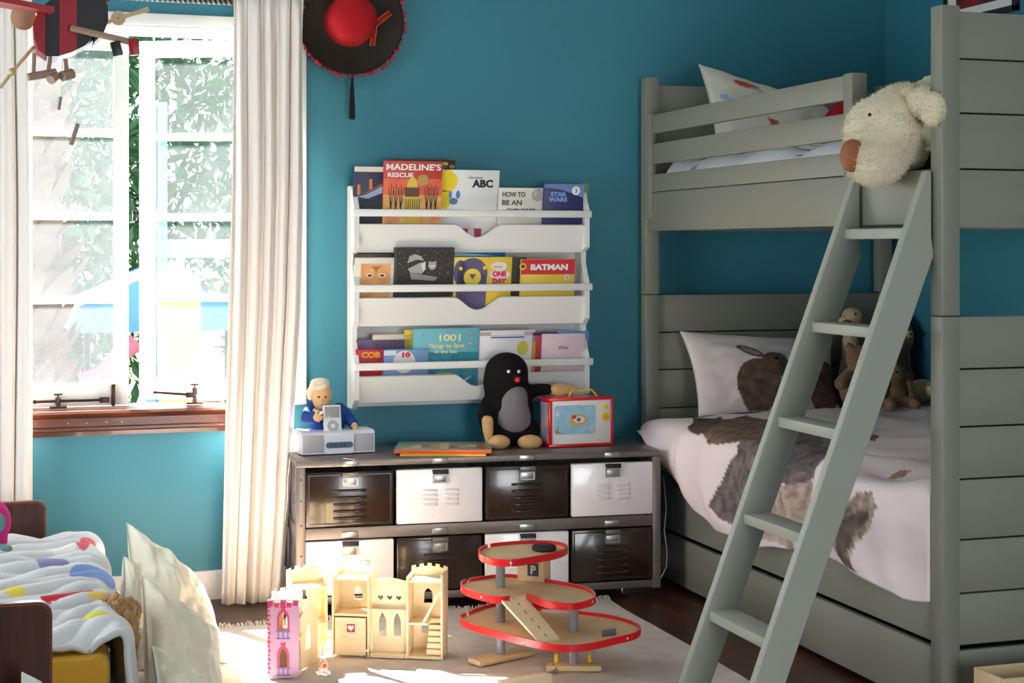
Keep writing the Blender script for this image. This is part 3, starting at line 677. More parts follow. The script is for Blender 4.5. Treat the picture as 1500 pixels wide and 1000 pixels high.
for k in range(3):
    zt, zb = TOPZ[k], BOTZ[k]; xa, xb = KX0+.018, KX1-.018; xc = (W(700, 335, Y=YB-.11).x); 
    lp_ = [(xa, zb), (xb, zb), (xb, zt)]
    for i in range(17):
        t = i/16; xx = xc+.085-.17*t; dd = .5-.5*math.cos(2*PI*t); lp_.append((xx, zt-.048*dd**.7))
    lp_.append((xa, zt)); TL = math.atan2(.030, zt-zb); panel('front_panel', 'bc_white', [[(x_, z_-zb) for x_, z_ in lp_]], .012, bc, KM @ Matrix.Translation((0, YB-.086, zb)) @ Matrix.Rotation(TL, 4, 'X'))
    kb('shelf', (xa, xb, YB-.088, YB-.012, zb, zb+.010))
    sh = 0
    MB().box(KX0-.006+.003*k, KX1+.006+.003*k, YB-.130, YB-.115, RAILZ[k]-.013, RAILZ[k]+.013, bev=.005, M=KM).obj('rail', 'bc_white', bc)

def book(label, u0, u1, vt, tier, yoff, cover, t=.010, lean=5., spine=None, ztop=None):
    """a picture book standing in a tier; yoff = how far its foot stands from the wall"""
    yoff = .068 if yoff > .091 else (.056 if yoff > .077 else .040); Yc = YB-yoff; lean = 9; Yp = Yc-.028; x0, x1 = W(u0, vt, Y=Yp).x, W(u1, vt, Y=Yp).x; zt = W((u0+u1)/2, vt, Y=Yp).z; zb = BOTZ[tier]+.012; h = (zt-zb)/math.cos(R(lean)); w = x1-x0
    b = thing('picture_book', label, 'book', ((x0+x1)/2, Yc, zb), group='books in the wall bookcase', rot=(R(lean), 0, 0))
    box('front_cover', cover, (-w/2, w/2, -t, -t+.0022, 0, h), b, .0008); box('back_cover', spine or cover, (-w/2, w/2, -.0022, 0, 0, h), b, .0008)
    box('pages', 'pages', (-w/2+.003, w/2-.003, -t+.0023, -.0023, .003, h-.003), b, 0); box('spine', spine or cover, (-w/2-.0006, -w/2+.002, -t, 0, 0, h), b, .0005)
    b['w'], b['h'], b['t'] = w, h, t
    return b, w, h, t
def art(b, m, loops, layer=1, name='cover_print'):
    y = -b['t']-.0004*layer; q = MB()
    for lp in loops: q.prism(lp, y-.0002, y+.0003)
    return q.obj(name, m, b, flat_=True)
def words(b, s, size, m, x, z, w=None, bold=0., layer=3, align='CENTER', lsp=1.):
    return text('lettering', s, size, m, b, x, -b['t']-.0004*layer, z, w, bold, align=align, lsp=lsp)
RE = lambda a, b, c, d: [(a, c), (b, c), (b, d), (a, d)]
# --- top tier
b, w, h, t = book('dark blue picture book with a sinking ship, leftmost on the top tier', 517, 566, 244, 0, .085, flat(46, 50, 76))
art(b, flat(226, 214, 196), [RE(-w/2, w/2, h-.018, h)]); art(b, flat(30, 42, 54), [RE(-w/2, w/2, 0, h-.115)])
art(b, flat(150, 175, 205), [[(-w/2+.01, h-.105), (-w/2+.035, h-.10), (w/2, h-.055), (w/2, h-.085), (-w/2+.05, h-.112)]], 2)
art(b, flat(120, 76, 66), [[(-w/2+.03, h-.095), (w/2, h-.045), (w/2, h-.058), (-w/2+.04, h-.10)]], 3)
for x, z in ((-.042, h-.088), (.0, h-.068)): art(b, flat(206, 122, 50), [[(x-.006, z-.012), (x+.006, z-.010), (x+.004, z+.026), (x-.007, z+.024)]], 4)
b, w, h, t = book('brown and yellow patterned book peeking out behind the red picture book', 574, 664, 234, 0, .060, flat(70, 54, 34))
for k, cc in enumerate([(220, 190, 40), (120, 84, 40), (170, 120, 60), (60, 90, 60)]): art(b, flat(*cc), [ell(random.uniform(-w/2+.012, w/2-.012), h-random.uniform(.010, .03), .011, .007, 10) for q in range(5)], 1+k)
b, w, h, t = book('red and orange picture book with a yellow domed building, top tier', 560, 645, 236, 0, .098, flat(206, 70, 60), .012)
mat('sunset', srgb(232, 120, 70), .4, col2=srgb(222, 84, 66), vscale=20); art(b, 'sunset', [RE(-w/2, w/2, .02, h-.062)], 1)
mat('sunset_low', srgb(238, 196, 110), .4, col2=srgb(228, 140, 84), vscale=40); art(b, 'sunset_low', [RE(-w/2, w/2, .02, h-.12)], 2)
mw = flat(248, 240, 230); words(b, 'MADELINE\u2019S', .030, mw, 0, h-.031, w*.94, .0008); words(b, 'RESCUE', .021, mw, -w*.22, h-.056, w*.44, .0006)
art(b, flat(190, 150, 80), [ell(w*.17, h-.066, .020, .020)], 3)
yd = flat(226, 190, 70); bd = flat(96, 70, 40); art(b, yd, [RE(-.026, .03, .02, h-.128)], 3); art(b, bd, [RE(-.028, .024, h-.125, h-.092)], 4); art(b, yd, [[(-.022, h-.092), (.018, h-.092), (.014, h-.070), (.004, h-.056), (-.002, h-.046), (-.008, h-.056), (-.018, h-.070)]], 4)
art(b, flat(60, 52, 40), [RE(-.024+.008*k, -.0215+.008*k, h-.175, h-.132) for k in range(7)], 5)
art(b, flat(52, 40, 30), [[(x-.0015, h-.172), (x+.0015, h-.172), (x+q*.010+.0008, h-.082-abs(q)*.01), (x+q*.010-.0008, h-.082-abs(q)*.01)] for x in (-.078, -.060, -.042, .052, .068, .084) for q in (-1, 0, 1)], 5)
art(b, flat(220, 200, 70), [RE(-w/2, w/2, .02, .055)], 6); art(b, flat(70, 90, 84), [[(-.045, .02), (.03, .02), (.015, .06), (-.03, .06)]], 7)
b, w, h, t = book('white alphabet book with yellow and blue butterfly shapes, top tier', 643, 729, 249, 0, .088, flat(240, 238, 236))
art(b, flat(246, 214, 20), [ell(-w*.42, h-.040, .046, .040), ell(-w*.44, h-.105, .034, .034)], 1)
bl = flat(92, 140, 190); art(b, bl, [ell(-w*.27-.012, h-.088, .006, .014), ], 2); art(b, bl, [ell(-w*.27+.016, h-.088, .008, .015)], 2); art(b, bl, [ell(-w*.27, h-.112, .016, .012)], 2)
words(b, 'ABC', .036, flat(32, 30, 30), w*.22, h-.060, .078, .0016); words(b, 'Bruno Munari\u2019s', .011, flat(150, 140, 140), w*.1, h-.030, .052)
art(b, flat(200, 50, 110), [[(-.045, .004), (.0, .004), (.0, .075), (-.035, .075), (-.045, .06)], [(.03, .004), (.05, .004), (.05, .075), (.022, .075)]], 1)
b, w, h, t = book('cream book with black hand lettering and round stone picture, top tier', 727, 799, 275, 0, .088, flat(238, 230, 216))
words(b, 'HOW TO', .026, flat(52, 44, 40), -w*.17, h-.032, .086, .0004); words(b, 'BE AN', .026, flat(52, 44, 40), -w*.2, h-.062, .074, .0004); words(b, 'EXPLORER', .022, flat(52, 44, 40), 0, h-.090, .11, .0004); words(b, 'OF THE', .026, flat(52, 44, 40), -w*.18, .040, .086, .0004); words(b, 'WORLD', .022, flat(52, 44, 40), -w*.1, .010, .1, .0004)
mat('stone', srgb(150, 132, 126), .6, col2=srgb(216, 206, 198), vscale=90); art(b, 'stone', [ell(w*.32, h-.024, .023, .023)], 2); art(b, flat(190, 205, 110), [ell(w*.34, .045, .006, .010, 12)], 2)
b, w, h, t = book('green backed book half hidden at the right end of the top tier', 846, 860, 268, 0, .07, flat(120, 160, 120), ) 
b, w, h, t = book('small navy blue reader with light blue lettering and white number disc', 795, 853, 269, 0, .098, flat(48, 54, 104))
art(b, flat(106, 132, 190), [[(-w/2, h), (-w/2, h-.014), (-w*.1, h-.02), (w*.12, h-.03), (w/2, h-.05), (w/2, h)]], 1); art(b, flat(238, 238, 240), [ell(w*.30, h-.024, .016, .016)], 3); words(b, '3', .020, flat(60, 90, 150), w*.30, h-.031, None, .0006, 5)
words(b, 'STAR', .021, flat(122, 160, 226), -w*.14, h-.045, .062, .0012, 4); words(b, 'WARS', .021, flat(122, 160, 226), -w*.14, h-.064, .072, .0012, 4)
art(b, flat(150, 140, 96), [RE(-w/2, w/2, 0, .035)], 1)
# --- middle tier
b, w, h, t = book('dark brown book standing behind the lion book, middle tier', 517, 584, 371, 1, .068, flat(84, 70, 62))
b, w, h, t = book('white book with orange lion picture, leftmost of the middle tier', 519, 578, 377, 1, .092, flat(236, 228, 214))
mat('lion', srgb(236, 186, 120), .5, col2=srgb(226, 140, 84), vscale=26); art(b, 'lion', [RE(-w*.36, w*.38, .0, h-.020)], 1)
for sx in (-1, 1): art(b, flat(92, 66, 44), [ell(sx*.022+.003, h-.062, .008, .0045, 12)], 3); art(b, flat(242, 214, 170), [ell(sx*.022+.003, h-.062, .013, .009, 14)], 2)
art(b, flat(168, 112, 70), [[(-.014, h-.030), (.022, h-.030), (.008, h-.042), (.003, h-.06), (-.002, h-.042)]], 2); art(b, flat(110, 80, 66), [[(-.012, .055), (.018, .055), (.003, .035)]], 2)
b, w, h, t = book('black and white etched picture book with boat and umbrella, middle tier', 576, 663, 362, 1, .100, flat(60, 54, 50), .013)
mat('etch', srgb(74, 68, 64), .6, col2=srgb(26, 24, 22), vscale=150); art(b, 'etch', [RE(-w/2+.008, w/2, 0, h)], 1)
lg = flat(178, 172, 166); art(b, lg, [[(-.062, h-.055), (-.055, h-.030), (-.035, h-.022), (-.012, h-.030), (-.004, h-.045), (-.03, h-.042)]], 2)
art(b, lg, [[(-.06, h-.075), (-.02, h-.055), (.005, h-.048), (.004, h-.075), (-.008, h-.092), (-.05, h-.088)]], 2); art(b, flat(224, 220, 214), [[(-.012, h-.058), (.004, h-.050), (.003, h-.078), (-.004, h-.086)]], 3)
art(b, lg, [[(.016, h-.046), (.022, h-.050), (.034, h-.050), (.042, h-.046), (.044, h-.066), (.036, h-.078), (.022, h-.078), (.014, h-.066)]], 2); art(b, flat(224, 220, 214), [RE(.02, .038, h-.068, h-.062)], 3)
art(b, flat(150, 144, 140), [[(-.052, h-.088), (.05, h-.105), (.04, h-.118), (-.045, h-.112)]], 3)
art(b, flat(206, 202, 196), [ell(random.uniform(-w/2+.015, w/2-.005), h-random.uniform(.005, .1), .0012, .0012, 6) for k in range(34)], 2)
b, w, h, t = book('bright blue book lying behind the yellow bear book, middle tier', 664, 738, 367, 1, .06, flat(22, 96, 166))
art(b, flat(150, 205, 225), [[(-w/2, h-.006), (-w/2, h-.018), (w*.3, h-.016)]], 1)
b, w, h, t = book('yellow picture book with purple bear face, middle tier', 661, 748, 376, 1, .102, flat(240, 208, 70), .012)
pu = flat(98, 90, 128); art(b, pu, [ell(-w*.16, h-.058, .056, .056), ell(-w*.36, h-.055, .026, .045)], 1); art(b, pu, [RE(-w*.42, w*.08, .0, h-.06)], 1)
art(b, flat(240, 208, 70), [ell(-w*.16, h-.072, .032, .032), ell(-w*.36, h-.040, .007, .007, 14), ell(w*.04, h-.038, .007, .007, 14)], 2); art(b, pu, [[(-w*.16-.012, h-.060), (-w*.16+.014, h-.060), (-w*.16, h-.080)]], 3)
art(b, flat(242, 226, 220), [ell(w*.28, h-.032, .030, .016), ell(w*.30, h-.062, .038, .018)], 2); words(b, 'ONE', .025, flat(226, 40, 90), w*.29, h-.068, .052, .0014, 5); words(b, 'DAY', .024, flat(226, 40, 90), w*.29, h-.093, .052, .0014, 5); art(b, flat(200, 190, 186), [RE(w*.26-.018, w*.26+.018, h-.037, h-.031)], 4)
art(b, flat(66, 50, 48), [[(-.035, .005), (-.025, .03), (-.018, .005)], [(.004, .04), (.012, .02), (.026, .04), (.014, .012)], ], 4)
b, w, h, t = book('dark green-black book beside the red reader, middle tier', 742, 770, 377, 1, .08, flat(54, 48, 44))
b, w, h, t = book('red and yellow reader with white block lettering, middle tier', 762, 840, 379, 1, .092, flat(240, 208, 66))
art(b, flat(214, 42, 52), [RE(-w/2, w/2, h-.055, h)], 1); words(b, 'BATMAN', .028, flat(240, 236, 232), w*.02, h-.038, w*.70, .0016, 4); words(b, 'BATMAN', .028, flat(60, 40, 40), w*.03, h-.040, w*.70, .0016, 2)
art(b, flat(236, 196, 60), [ell(-w/2+.006, h-.026, .013, .013)], 3); art(b, flat(60, 44, 36), [ell(-w/2+.006, h-.026, .007, .006)], 4); art(b, flat(226, 220, 214), [ell(w*.36, h-.066, .011, .011)], 3); words(b, '2', .014, flat(120, 120, 124), w*.36, h-.071, None, .0004, 5)
art(b, flat(58, 48, 50), [RE(-w*.32, w*.42, 0, .042)], 2)
# --- bottom tier
b, w, h, t = book('thin purple book low at the back of the bottom tier', 521, 600, 496, 2, .045, flat(104, 76, 122)) 
b, w, h, t = book('cream paper-edged book at the back of the bottom tier', 545, 604, 489, 2, .032, flat(214, 204, 182))
b, w, h, t = book('yellow book behind the turquoise one, bottom tier', 591, 622, 482, 2, .058, flat(216, 190, 32)); art(b, flat(70, 60, 40), [RE(-.002, .028, h-.024, h-.008)])
b, w, h, t = book('red book with yellow lettering, leftmost of the bottom tier', 521, 562, 511, 2, .100, flat(196, 30, 44)); words(b, 'COB', .028, flat(228, 160, 50), .002, h-.028, .068, .0014)
b, w, h, t = book('light blue book with white oval and red number, bottom tier', 559, 627, 511, 2, .092, flat(132, 160, 205)); art(b, flat(206, 222, 238), [RE(-w*.46, -w*.2, h-.02, h-.003), RE(-w*.46, -w*.15, 0, .05)], 1)
art(b, flat(232, 222, 220), [ell(-w*.02, h-.044, .040, .040)], 2); words(b, '10', .022, flat(196, 40, 56), 0, h-.026, .030, .0014); art(b, flat(150, 142, 146), [RE(-.028, .024, h-.066, h-.060)], 4)
b, w, h, t = book('turquoise picture book with pale yellow lettering, bottom tier', 604, 700, 480, 2, .082, flat(110, 186, 200), .012)
mat('sea', srgb(70, 160, 176), .4, col2=srgb(30, 120, 140), vscale=24); art(b, 'sea', [RE(-w/2, w/2, 0, h-.085)], 1)
ly = flat(240, 228, 168); words(b, '1001', .034, ly, .012, h-.044, .078, .0008); words(b, 'Things to Spot', .021, ly, .0, h-.068, .135, .0005); words(b, 'in the Sea', .017, ly, .0, h-.088, .08, .0004)
for x, z, c in ((w*.36, .02, (226, 120, 180)), (w*.38, .036, (226, 150, 200)), (w*.36, .054, (240, 190, 190)), (-w*.36, .022, (240, 160, 120))): art(b, flat(*c), [ell(x, h-z, .005, .004, 10)], 2)
art(b, flat(214, 226, 232), [[(w*.2, .05), (w*.42, .075), (w*.3, .052)]], 2); art(b, flat(226, 190, 60), [ell(-.0, .082, .03, .006, 14)], 2)
b, w, h, t = book('white and silver magazine with yellow spot, bottom tier', 701, 782, 483, 2, .078, flat(232, 228, 228)); art(b, flat(186, 178, 174), [RE(-w/2, w/2, h-.018, h-.004)], 1); art(b, flat(236, 232, 230), [RE(-w*.3, w*.3, h-.016, h-.002)], 2); art(b, flat(110, 96, 156), [RE(-w*.3, w*.3, h-.027, h-.022)], 2); art(b, flat(206, 200, 70), [ell(w*.28, h-.065, .022, .026)], 2)
b, w, h, t = book('sky blue book farthest right in the bottom tier', 800, 861, 484, 2, .072, flat(106, 160, 215))
b, w, h, t = book('deep red book between the magazine and the pink book, bottom tier', 778, 815, 486, 2, .082, flat(176, 16, 40)); art(b, flat(70, 40, 90), [RE(-w*.5, w*.5, h-.01, h)]); art(b, flat(214, 150, 40), [RE(-w*.5, -w*.36, 0, h-.03)])
b, w, h, t = book('pale pink book with small grey lettering, bottom tier', 793, 855, 488, 2, .095, flat(226, 200, 206)); words(b, 'When', .018, flat(130, 120, 126), 0, h-.056, .038, .0002); art(b, flat(150, 140, 116), [RE(-w/2, w/2, 0, .05)])
# ================================================================== SOMBRERO ON THE WALL
hc = W(512, 31, Y=YB-.03)
hat = thing('sombrero', 'black felt hat with red crown and red pompom trim hanging on the wall', 'hat', (hc.x, YB-.012, hc.z), rot=(PI/2, 0, 0))
HR = .186
prof = [(.085, .018), (.10, .012), (.125, .010), (.15, .018), (HR-.004, .040), (HR, .046), (HR+.002, .043), (HR-.002, .036), (.15, .012), (.12, .004), (.085, .010)]
MB().lathe(prof, 64).obj('brim', 'felt_black', hat, angle=60)
cr = MB().lathe([(0, .135), (.03, .133), (.06, .122), (.080, .10), (.089, .06), (.093, .012), (.085, .008)], 48); cr.v = [(x+.001, y*(.96 if y > 0 else .98)+.0, z) for x, y, z in cr.v]
cr.obj('crown', 'felt_red', hat, angle=60)
MB().tube([((HR+.001)*math.cos(2*PI*i/80), (HR+.001)*math.sin(2*PI*i/80), .045) for i in range(80)], .0035, 8, closed=True).obj('brim_cord', 'black_thread', hat)
pm = MB().sph((0, 0, 0), (.0055, .0048, .0055), 10, 7).obj('pompom', 'pom_red', hat, angle=180)
rr = random.Random(3)
for i in range(64):
    o = pm if i == 0 else pm.copy()
    if i: C.objects.link(o); o.parent = hat
    a = 2*PI*(i+rr.uniform(-.3, .3))/64; q = HR+rr.uniform(.005, .013); o.location = (q*math.cos(a), q*math.sin(a), .043+rr.uniform(-.004, .004)); s_ = rr.uniform(1.1, 1.55); o.scale = (s_, s_, s_)
def ribbon(pts, w):
    b = MB(); vs = []
    for i, (p, n_) in enumerate(pts):
        p = Vector(p); n_ = Vector(n_).normalized(); vs += [p-n_*w/2, p+n_*w/2]
    return b.add(vs, [(2*i, 2*i+1, 2*i+3, 2*i+2) for i in range(len(pts)-1)])
for pts, nn in (([(.088, -.012, .03), (.104, .002, .026), (.122, .018, .026), (.143, .034, .034)], (-.6, .75, 0)), ([(.086, -.018, .03), (.086, -.04, .024), (.083, -.062, .022), (.080, -.085, .024)], (1, .1, 0))):
    r_ = ribbon([(p, nn) for p in pts], .017).obj('ribbon', 'felt_red', hat, fix=False); m_ = r_.modifiers.new('t', 'SOLIDIFY'); m_.thickness = .0015
    for sd in (-1, 1):
        MB().tube([Vector(p)+Vector(nn).normalized()*.0085*sd+Vector((0, 0, .002)) for p in pts], .0011, 6).obj('ribbon_edge', 'gold', r_)
ts = MB().tube([(-.0, -.02, .134), (.0, -.075, .10), (.001, -.10, .05), (.001, -.13, .048), (.002, -.178, .052), (.002, -.205, .05)], .0014, 6).obj('tassel_cord', 'black_thread', hat)
MB().sph((.002, -.208, .05), (.006, .006, .006), 12, 8).obj('tassel_knot', 'black_thread', hat)
t_ = MB()
for k in range(46):
    a = rr.uniform(0, 2*PI); q = math.sqrt(rr.random()); l = rr.uniform(.128, .144)
    t_.tube([(.002+.003*q*math.cos(a), -.212, .05+.003*q*math.sin(a)), (.002+.007*q*math.cos(a), -.25, .05+.007*q*math.sin(a)), (.002+.011*q*math.cos(a), -.208-l, .05+.009*q*math.sin(a))], .0016, 5)
t_.obj('tassel', 'black_thread', hat, fix=False)

# ================================================================== WOODEN PLANE MOBILE
PC = W(95, 45, Y=3.7)
pl = thing('toy_plane', 'red and black striped wooden plane mobile hanging by the window', 'toy plane', PC)
def PP(u, v, dy=0.): return W(u, v, Y=3.7+dy)-PC
# fuselage: blunt rounded slab, striped across; axis runs from upper left to lower right
o_ = []
prof = [(48, 40), (50, 62), (56, 78), (68, 86), (84, 86), (104, 80), (124, 70), (138, 55), (146, 38), (145, 12), (138, -6), (126, -16), (100, -10), (76, 2), (56, 18)]
bands = [('plane_red', 40, 65), ('plane_black', 65, 86), ('plane_red', 86, 111), ('plane_black', 111, 150)]
def clip(poly, u0, u1):
    def half(P_, keep, ux):
        r = []
        for i in range(len(P_)):
            a, b = P_[i-1], P_[i]; ka, kb_ = keep(a[0]), keep(b[0])
            if ka != kb_: t = (ux-a[0])/(b[0]-a[0]); r.append((ux, a[1]+(b[1]-a[1])*t))
            if kb_: r.append(b)
        return r
    return half(half(poly, lambda x: x >= u0, u0), lambda x: x <= u1, u1)
for m_, u0, u1 in bands:
    pg_ = clip(prof, u0, u1); p2 = [(PP(u, v).x, PP(u, v).z) for u, v in pg_]
    MB().prism(p2, -.05, .05).obj('fuselage_stripe', m_, pl)
rim = [(PP(u, v).x, PP(u, v).z) for u, v in ((138, 55), (146, 38), (145, 12), (138, -6), (147, -4), (156, 12), (157, 34), (150, 52), (136, 66))]
MB().prism(rim, -.045, .06).obj('cowl', 'plane_black', pl)
def quad(pts, th, name, m):
    pts = [Vector(p) for p in pts]; n_ = (pts[1]-pts[0]).cross(pts[2]-pts[0]).normalized()*th/2
    k = len(pts); return MB().add([p-n_ for p in pts]+[p+n_ for p in pts], [tuple(range(k)), tuple(range(2*k-1, k-1, -1))]+[(i, k+i, k+(i+1) % k, (i+1) % k) for i in range(k)]).obj(name, m, pl)
quad([PP(-30, -8, -.16), PP(80, 14, -.16), PP(70, 18, -.02), PP(-20, 4, .0)], .012, 'wing', 'plane_red')
quad([PP(130, 16, .02), PP(180, -14, .22), PP(170, -22, .26), PP(118, 0, .06)], .012, 'wing', 'plane_red')
quad([PP(60, -6, -.05), PP(150, -30, -.05), PP(150, -34, .05), PP(60, -12, .05)], .010, 'wing', 'plane_red')
MB().cyl(PP(34, 26, .05), PP(34, 26, .06), .028, n=32).obj('engine_disc', 'plywood', pl)
def prop(c, e0, e1, y):
    g = bpy.data.objects.new('propeller', None); C.objects.link(g); g.parent = pl
    a, b, c_ = PP(*e0, y), PP(*e1, y), PP(*c, y); MB().cyl(c_-Vector((0, .008, 0)), c_+Vector((0, .004, 0)), .017, n=24).obj('hub', 'plywood', g)
    for q in (a, b):
        d = (q-c_); n_ = d.cross(Vector((0, 1, 0))).normalized()
        MB().add([c_+n_*.004+Vector((0, .001, 0)), c_-n_*.004+Vector((0, .001, 0)), q-n_*.006, q-n_*.001, q+n_*.006, c_+n_*.004+Vector((0, .007, 0)), c_-n_*.004+Vector((0, .007, 0)), q-n_*.006+Vector((0, .005, 0)), q+Vector((0, .005, 0)), q+n_*.006+Vector((0, .005, 0))], [(0, 1, 2, 3, 4), (9, 8, 7, 6, 5), (0, 5, 6, 1), (1, 6, 7, 2), (2, 7, 8, 3), (3, 8, 9, 4), (4, 9, 5, 0)]).obj('blade', 'plywood', g)
    MB().sph(c_-Vector((0, .009, 0)), .0025, 8, 6).obj('pin', 'steel', g)
prop((173, 27), (142, 38), (218, 13), .10)
g = MB().tube([PP(0, 129), PP(18, 105), PP(50, 68)], .004, 8).obj('stick', 'plywood', pl); MB().sph(PP(18, 105), .009, 14, 10).obj('bead', 'plywood', g)
MB().cyl(PP(104, 41, -.06), PP(190, 61, -.10), .0072, n=14).obj('gun_barrel', 'dowel', pl)
MB().box(-.0105, .0105, -.012, .012, -.020, .012, bev=.002, M=Matrix.Translation(PP(170, 69, -.09)) @ Matrix.Rotation(R(-14), 4, 'Y')).obj('tail_block', 'plane_black', pl)
MB().box(-.0105, .0105, -.012, .012, -.018, .018, bev=.002, M=Matrix.Translation(PP(196, 69, -.105)) @ Matrix.Rotation(R(-8), 4, 'Y')).obj('tail_block', 'plane_red', pl)
for (a, b) in (((50, 78), (49, 108)), ((75, 74), (71, 104)), ((96, 86), (98, 108))): MB().tube([PP(*a, -.04), PP(*b, -.04)], .0045, 8).obj('strut', 'dowel', pl)
for (a, b, r_) in (((41, 113), (82, 106), .009), ((74, 117), (82, 110), .011), ((91, 112), (106, 108), .012)): MB().cyl(PP(*a, -.045), PP(*b, -.03), r_, n=16).obj('wheel', 'dowel', pl)
MB().cyl(PP(100, -6), Vector((PP(100, 0).x, 0, ZC-PC.z-.002)), .0012, n=6).obj('string', 'black_thread', pl)
for i, ((a, b), r_, l) in enumerate(((((89, 142), (86, 161)), .0036, 'short loose dowel peg dangling under the toy plane'), (((114, 181), (104, 212)), .0052, 'longer lower dowel peg dangling under the toy plane'))):
    p0, p1 = W(*a, Y=3.7), W(*b, Y=3.7); t = thing('dangling_peg', l, 'wooden peg', p0); MB().cyl((0, 0, 0), p1-p0, r_, n=12).obj('peg', 'dowel', t)
    MB().cyl((0, 0, 0), (PC+PP(92, 84))-p0, .0005, n=5).obj('thread', 'cord', t)

# ================================================================== LOCKER UNIT
LA = math.atan2(5.0-5.094, 2.165-.914); LW = math.hypot(2.165-.914, .094)
LM = Matrix.Translation((.914, 5.094, 0)) @ Matrix.Rotation(LA, 4, 'Z'); LI = LM.inverted()
lk = thing('locker_unit', 'low metal locker chest with eight dark and white drawers', 'locker', (.914, 5.094, 0), LA)
LT = .51; LD = .345
def lb(name, d, m='locker_frame', bev=.002, p=None): return box(name, m, d, p or lk, bev)
lb('top', (0, LW, 0, LD, LT-.022, LT), bev=.004)
lb('shelf', (.02, LW-.02, .012, LD, .262, .276)); lb('shelf', (.02, LW-.02, .012, LD, .04, .06)); lb('back_panel', (.02, LW-.02, LD-.01, LD-.002, .06, LT-.023), 'mesh_dark', 0)
for x in (0, LW-.03):
    for y in (0, LD-.03): lb('post', (x, x+.03, y, y+.03, .035, LT-.022))
for z0, z1 in ((.25, .288), (.038, .063)): lb('front_rail', (.03, LW-.03, .002, .022, z0, z1))
for x in (0, LW-.022): lb('side_rail', (x+.003, x+.02, .03, LD-.03, .245, .29)); lb('side_rail', (x+.003, x+.02, .03, LD-.03, .038, .08)); lb('side_mesh', (x+.008, x+.012, .03, LD-.03, .06, LT-.023), 'mesh_dark', 0)
for z in (.12, .20, .30, .38, .45):
    MB().cyl((.016, -.001, z), (.016, .003, z), .0032, n=8).obj('rivet_hole', 'rubber', lk)
cw = (LW-.052)/4
for r_ in range(2):
    for c_ in range(4):
        white = (r_+c_) % 2 == 1; x0, x1 = .026+cw*c_+.005, .026+cw*(c_+1)-.005; z0, z1 = ((.292, .472), (.068, .246))[r_]
        m_ = 'locker_white' if white else 'locker_dark'; yy = -.008 if white else -.003
        d = lb('drawer', (x0, x1, yy, .02, z0, z1), m_, .005); lb('drawer_body', (x0+.01, x1-.01, .021, LD-.03, z0+.01, z1-.02), m_, 0, d)
        if not white: 
            e_ = MB()
            for q in ((x0+.008, x1-.008, z0+.008, z0+.012), (x0+.008, x1-.008, z1-.012, z1-.008), (x0+.008, x0+.012, z0+.012, z1-.012), (x1-.012, x1-.008, z0+.012, z1-.012)): e_.box(q[0], q[1], yy-.002, yy+.001, q[2], q[3])
            e_.obj('pressed_rim', m_, d)
        xc = (x0+x1)/2+.0
        def louver(xa, xb, z):
            b = MB(); n = 10; hl = .0095
            def fn(i, j):
                u = i*2-1; e = (1-abs(u)**6)
                return (xa+(xb-xa)*i, yy-.0005-.008*e*math.sin(PI*j)**.8*(1-j*.55), z+hl*(j-.5))
            b.grid(fn, n, 6).obj('louver', m_, d)
        if white:
            for xa in (-.062, .010):
                for k in range(4): louver(xc+xa, xc+xa+.054, z0+.062+k*.0155)
        else:
            for k in range(5): louver(xc-.055, xc+.055, z0+.028+k*.0225)
        lh = MB().box(xc-.026, xc+.026, yy-.004, yy-.001, z1-.048, z1-.020, bev=.001); 
        for q in ((xc-.026, xc+.026, z1-.024, z1-.020), (xc-.026, xc+.026, z1-.048, z1-.044), (xc-.026, xc-.021, z1-.048, z1-.020), (xc+.021, xc+.026, z1-.048, z1-.020)): lh.box(q[0], q[1], yy-.006, yy-.003, q[2], q[3])
        lh.obj('label_holder', 'steel', d)
        MB().box(xc-.027, xc+.027, yy-.012, yy-.001, z1-.010, z1-.002, bev=.001).box(xc-.027, xc+.027, yy-.014, yy-.011, z1-.016, z1-.002, bev=.001).obj('pull', 'locker_frame' if not white else 'rubber', d)
        hz_ = (.489, .256)[r_]
        MB().box(xc-.026, xc+.026, -.003, .002, hz_, hz_+.018, bev=.001).cyl((xc-.019, -.005, hz_+.009), (xc-.019, 0, hz_+.009), .002, n=8).cyl((xc+.019, -.005, hz_+.009), (xc+.019, 0, hz_+.009), .002, n=8).obj('hasp_plate', 'steel', lk)
for x in (.05, LW-.12):
    for y in (.05, LD-.05):
        b = MB().cyl((x, y, .018), (x+.001, y, .038), .012, n=10).box(x-.011, x+.011, y-.016, y+.012, .012, .034, bev=.001).obj('caster_fork', 'steel', lk)
        MB().cyl((x-.008, y-.004, .018), (x+.008, y-.004, .018), .0178, n=18).obj('wheel', 'rubber', b)
cd = MB().tube([W(972, 700, Y=5.16), W(976, 745, Y=5.15), W(973, 775, Y=5.14), W(977, 808, Y=5.12), W(976, 830, Y=5.10), W(968, 846, Y=5.08)], .0022, 6).obj('power_cord', 'cord'); tag(cd, 'thin cream cord hanging between locker and bunk bed', 'cord')
cd = MB().tube([W(438, 664, Z=LT+.004), W(428, 664, Z=LT+.004), (.905, 5.16, LT), (.900, 5.17, LT-.06), (.902, 5.19, LT-.13), (.905, 5.25, LT-.22)], .002, 6).obj('audio_cable', 'cord'); tag(cd, 'thin pale cable hanging from the speaker dock end of the locker', 'cord')

# ---- on the locker
def on(u, v): return W(u, v, Z=LT)
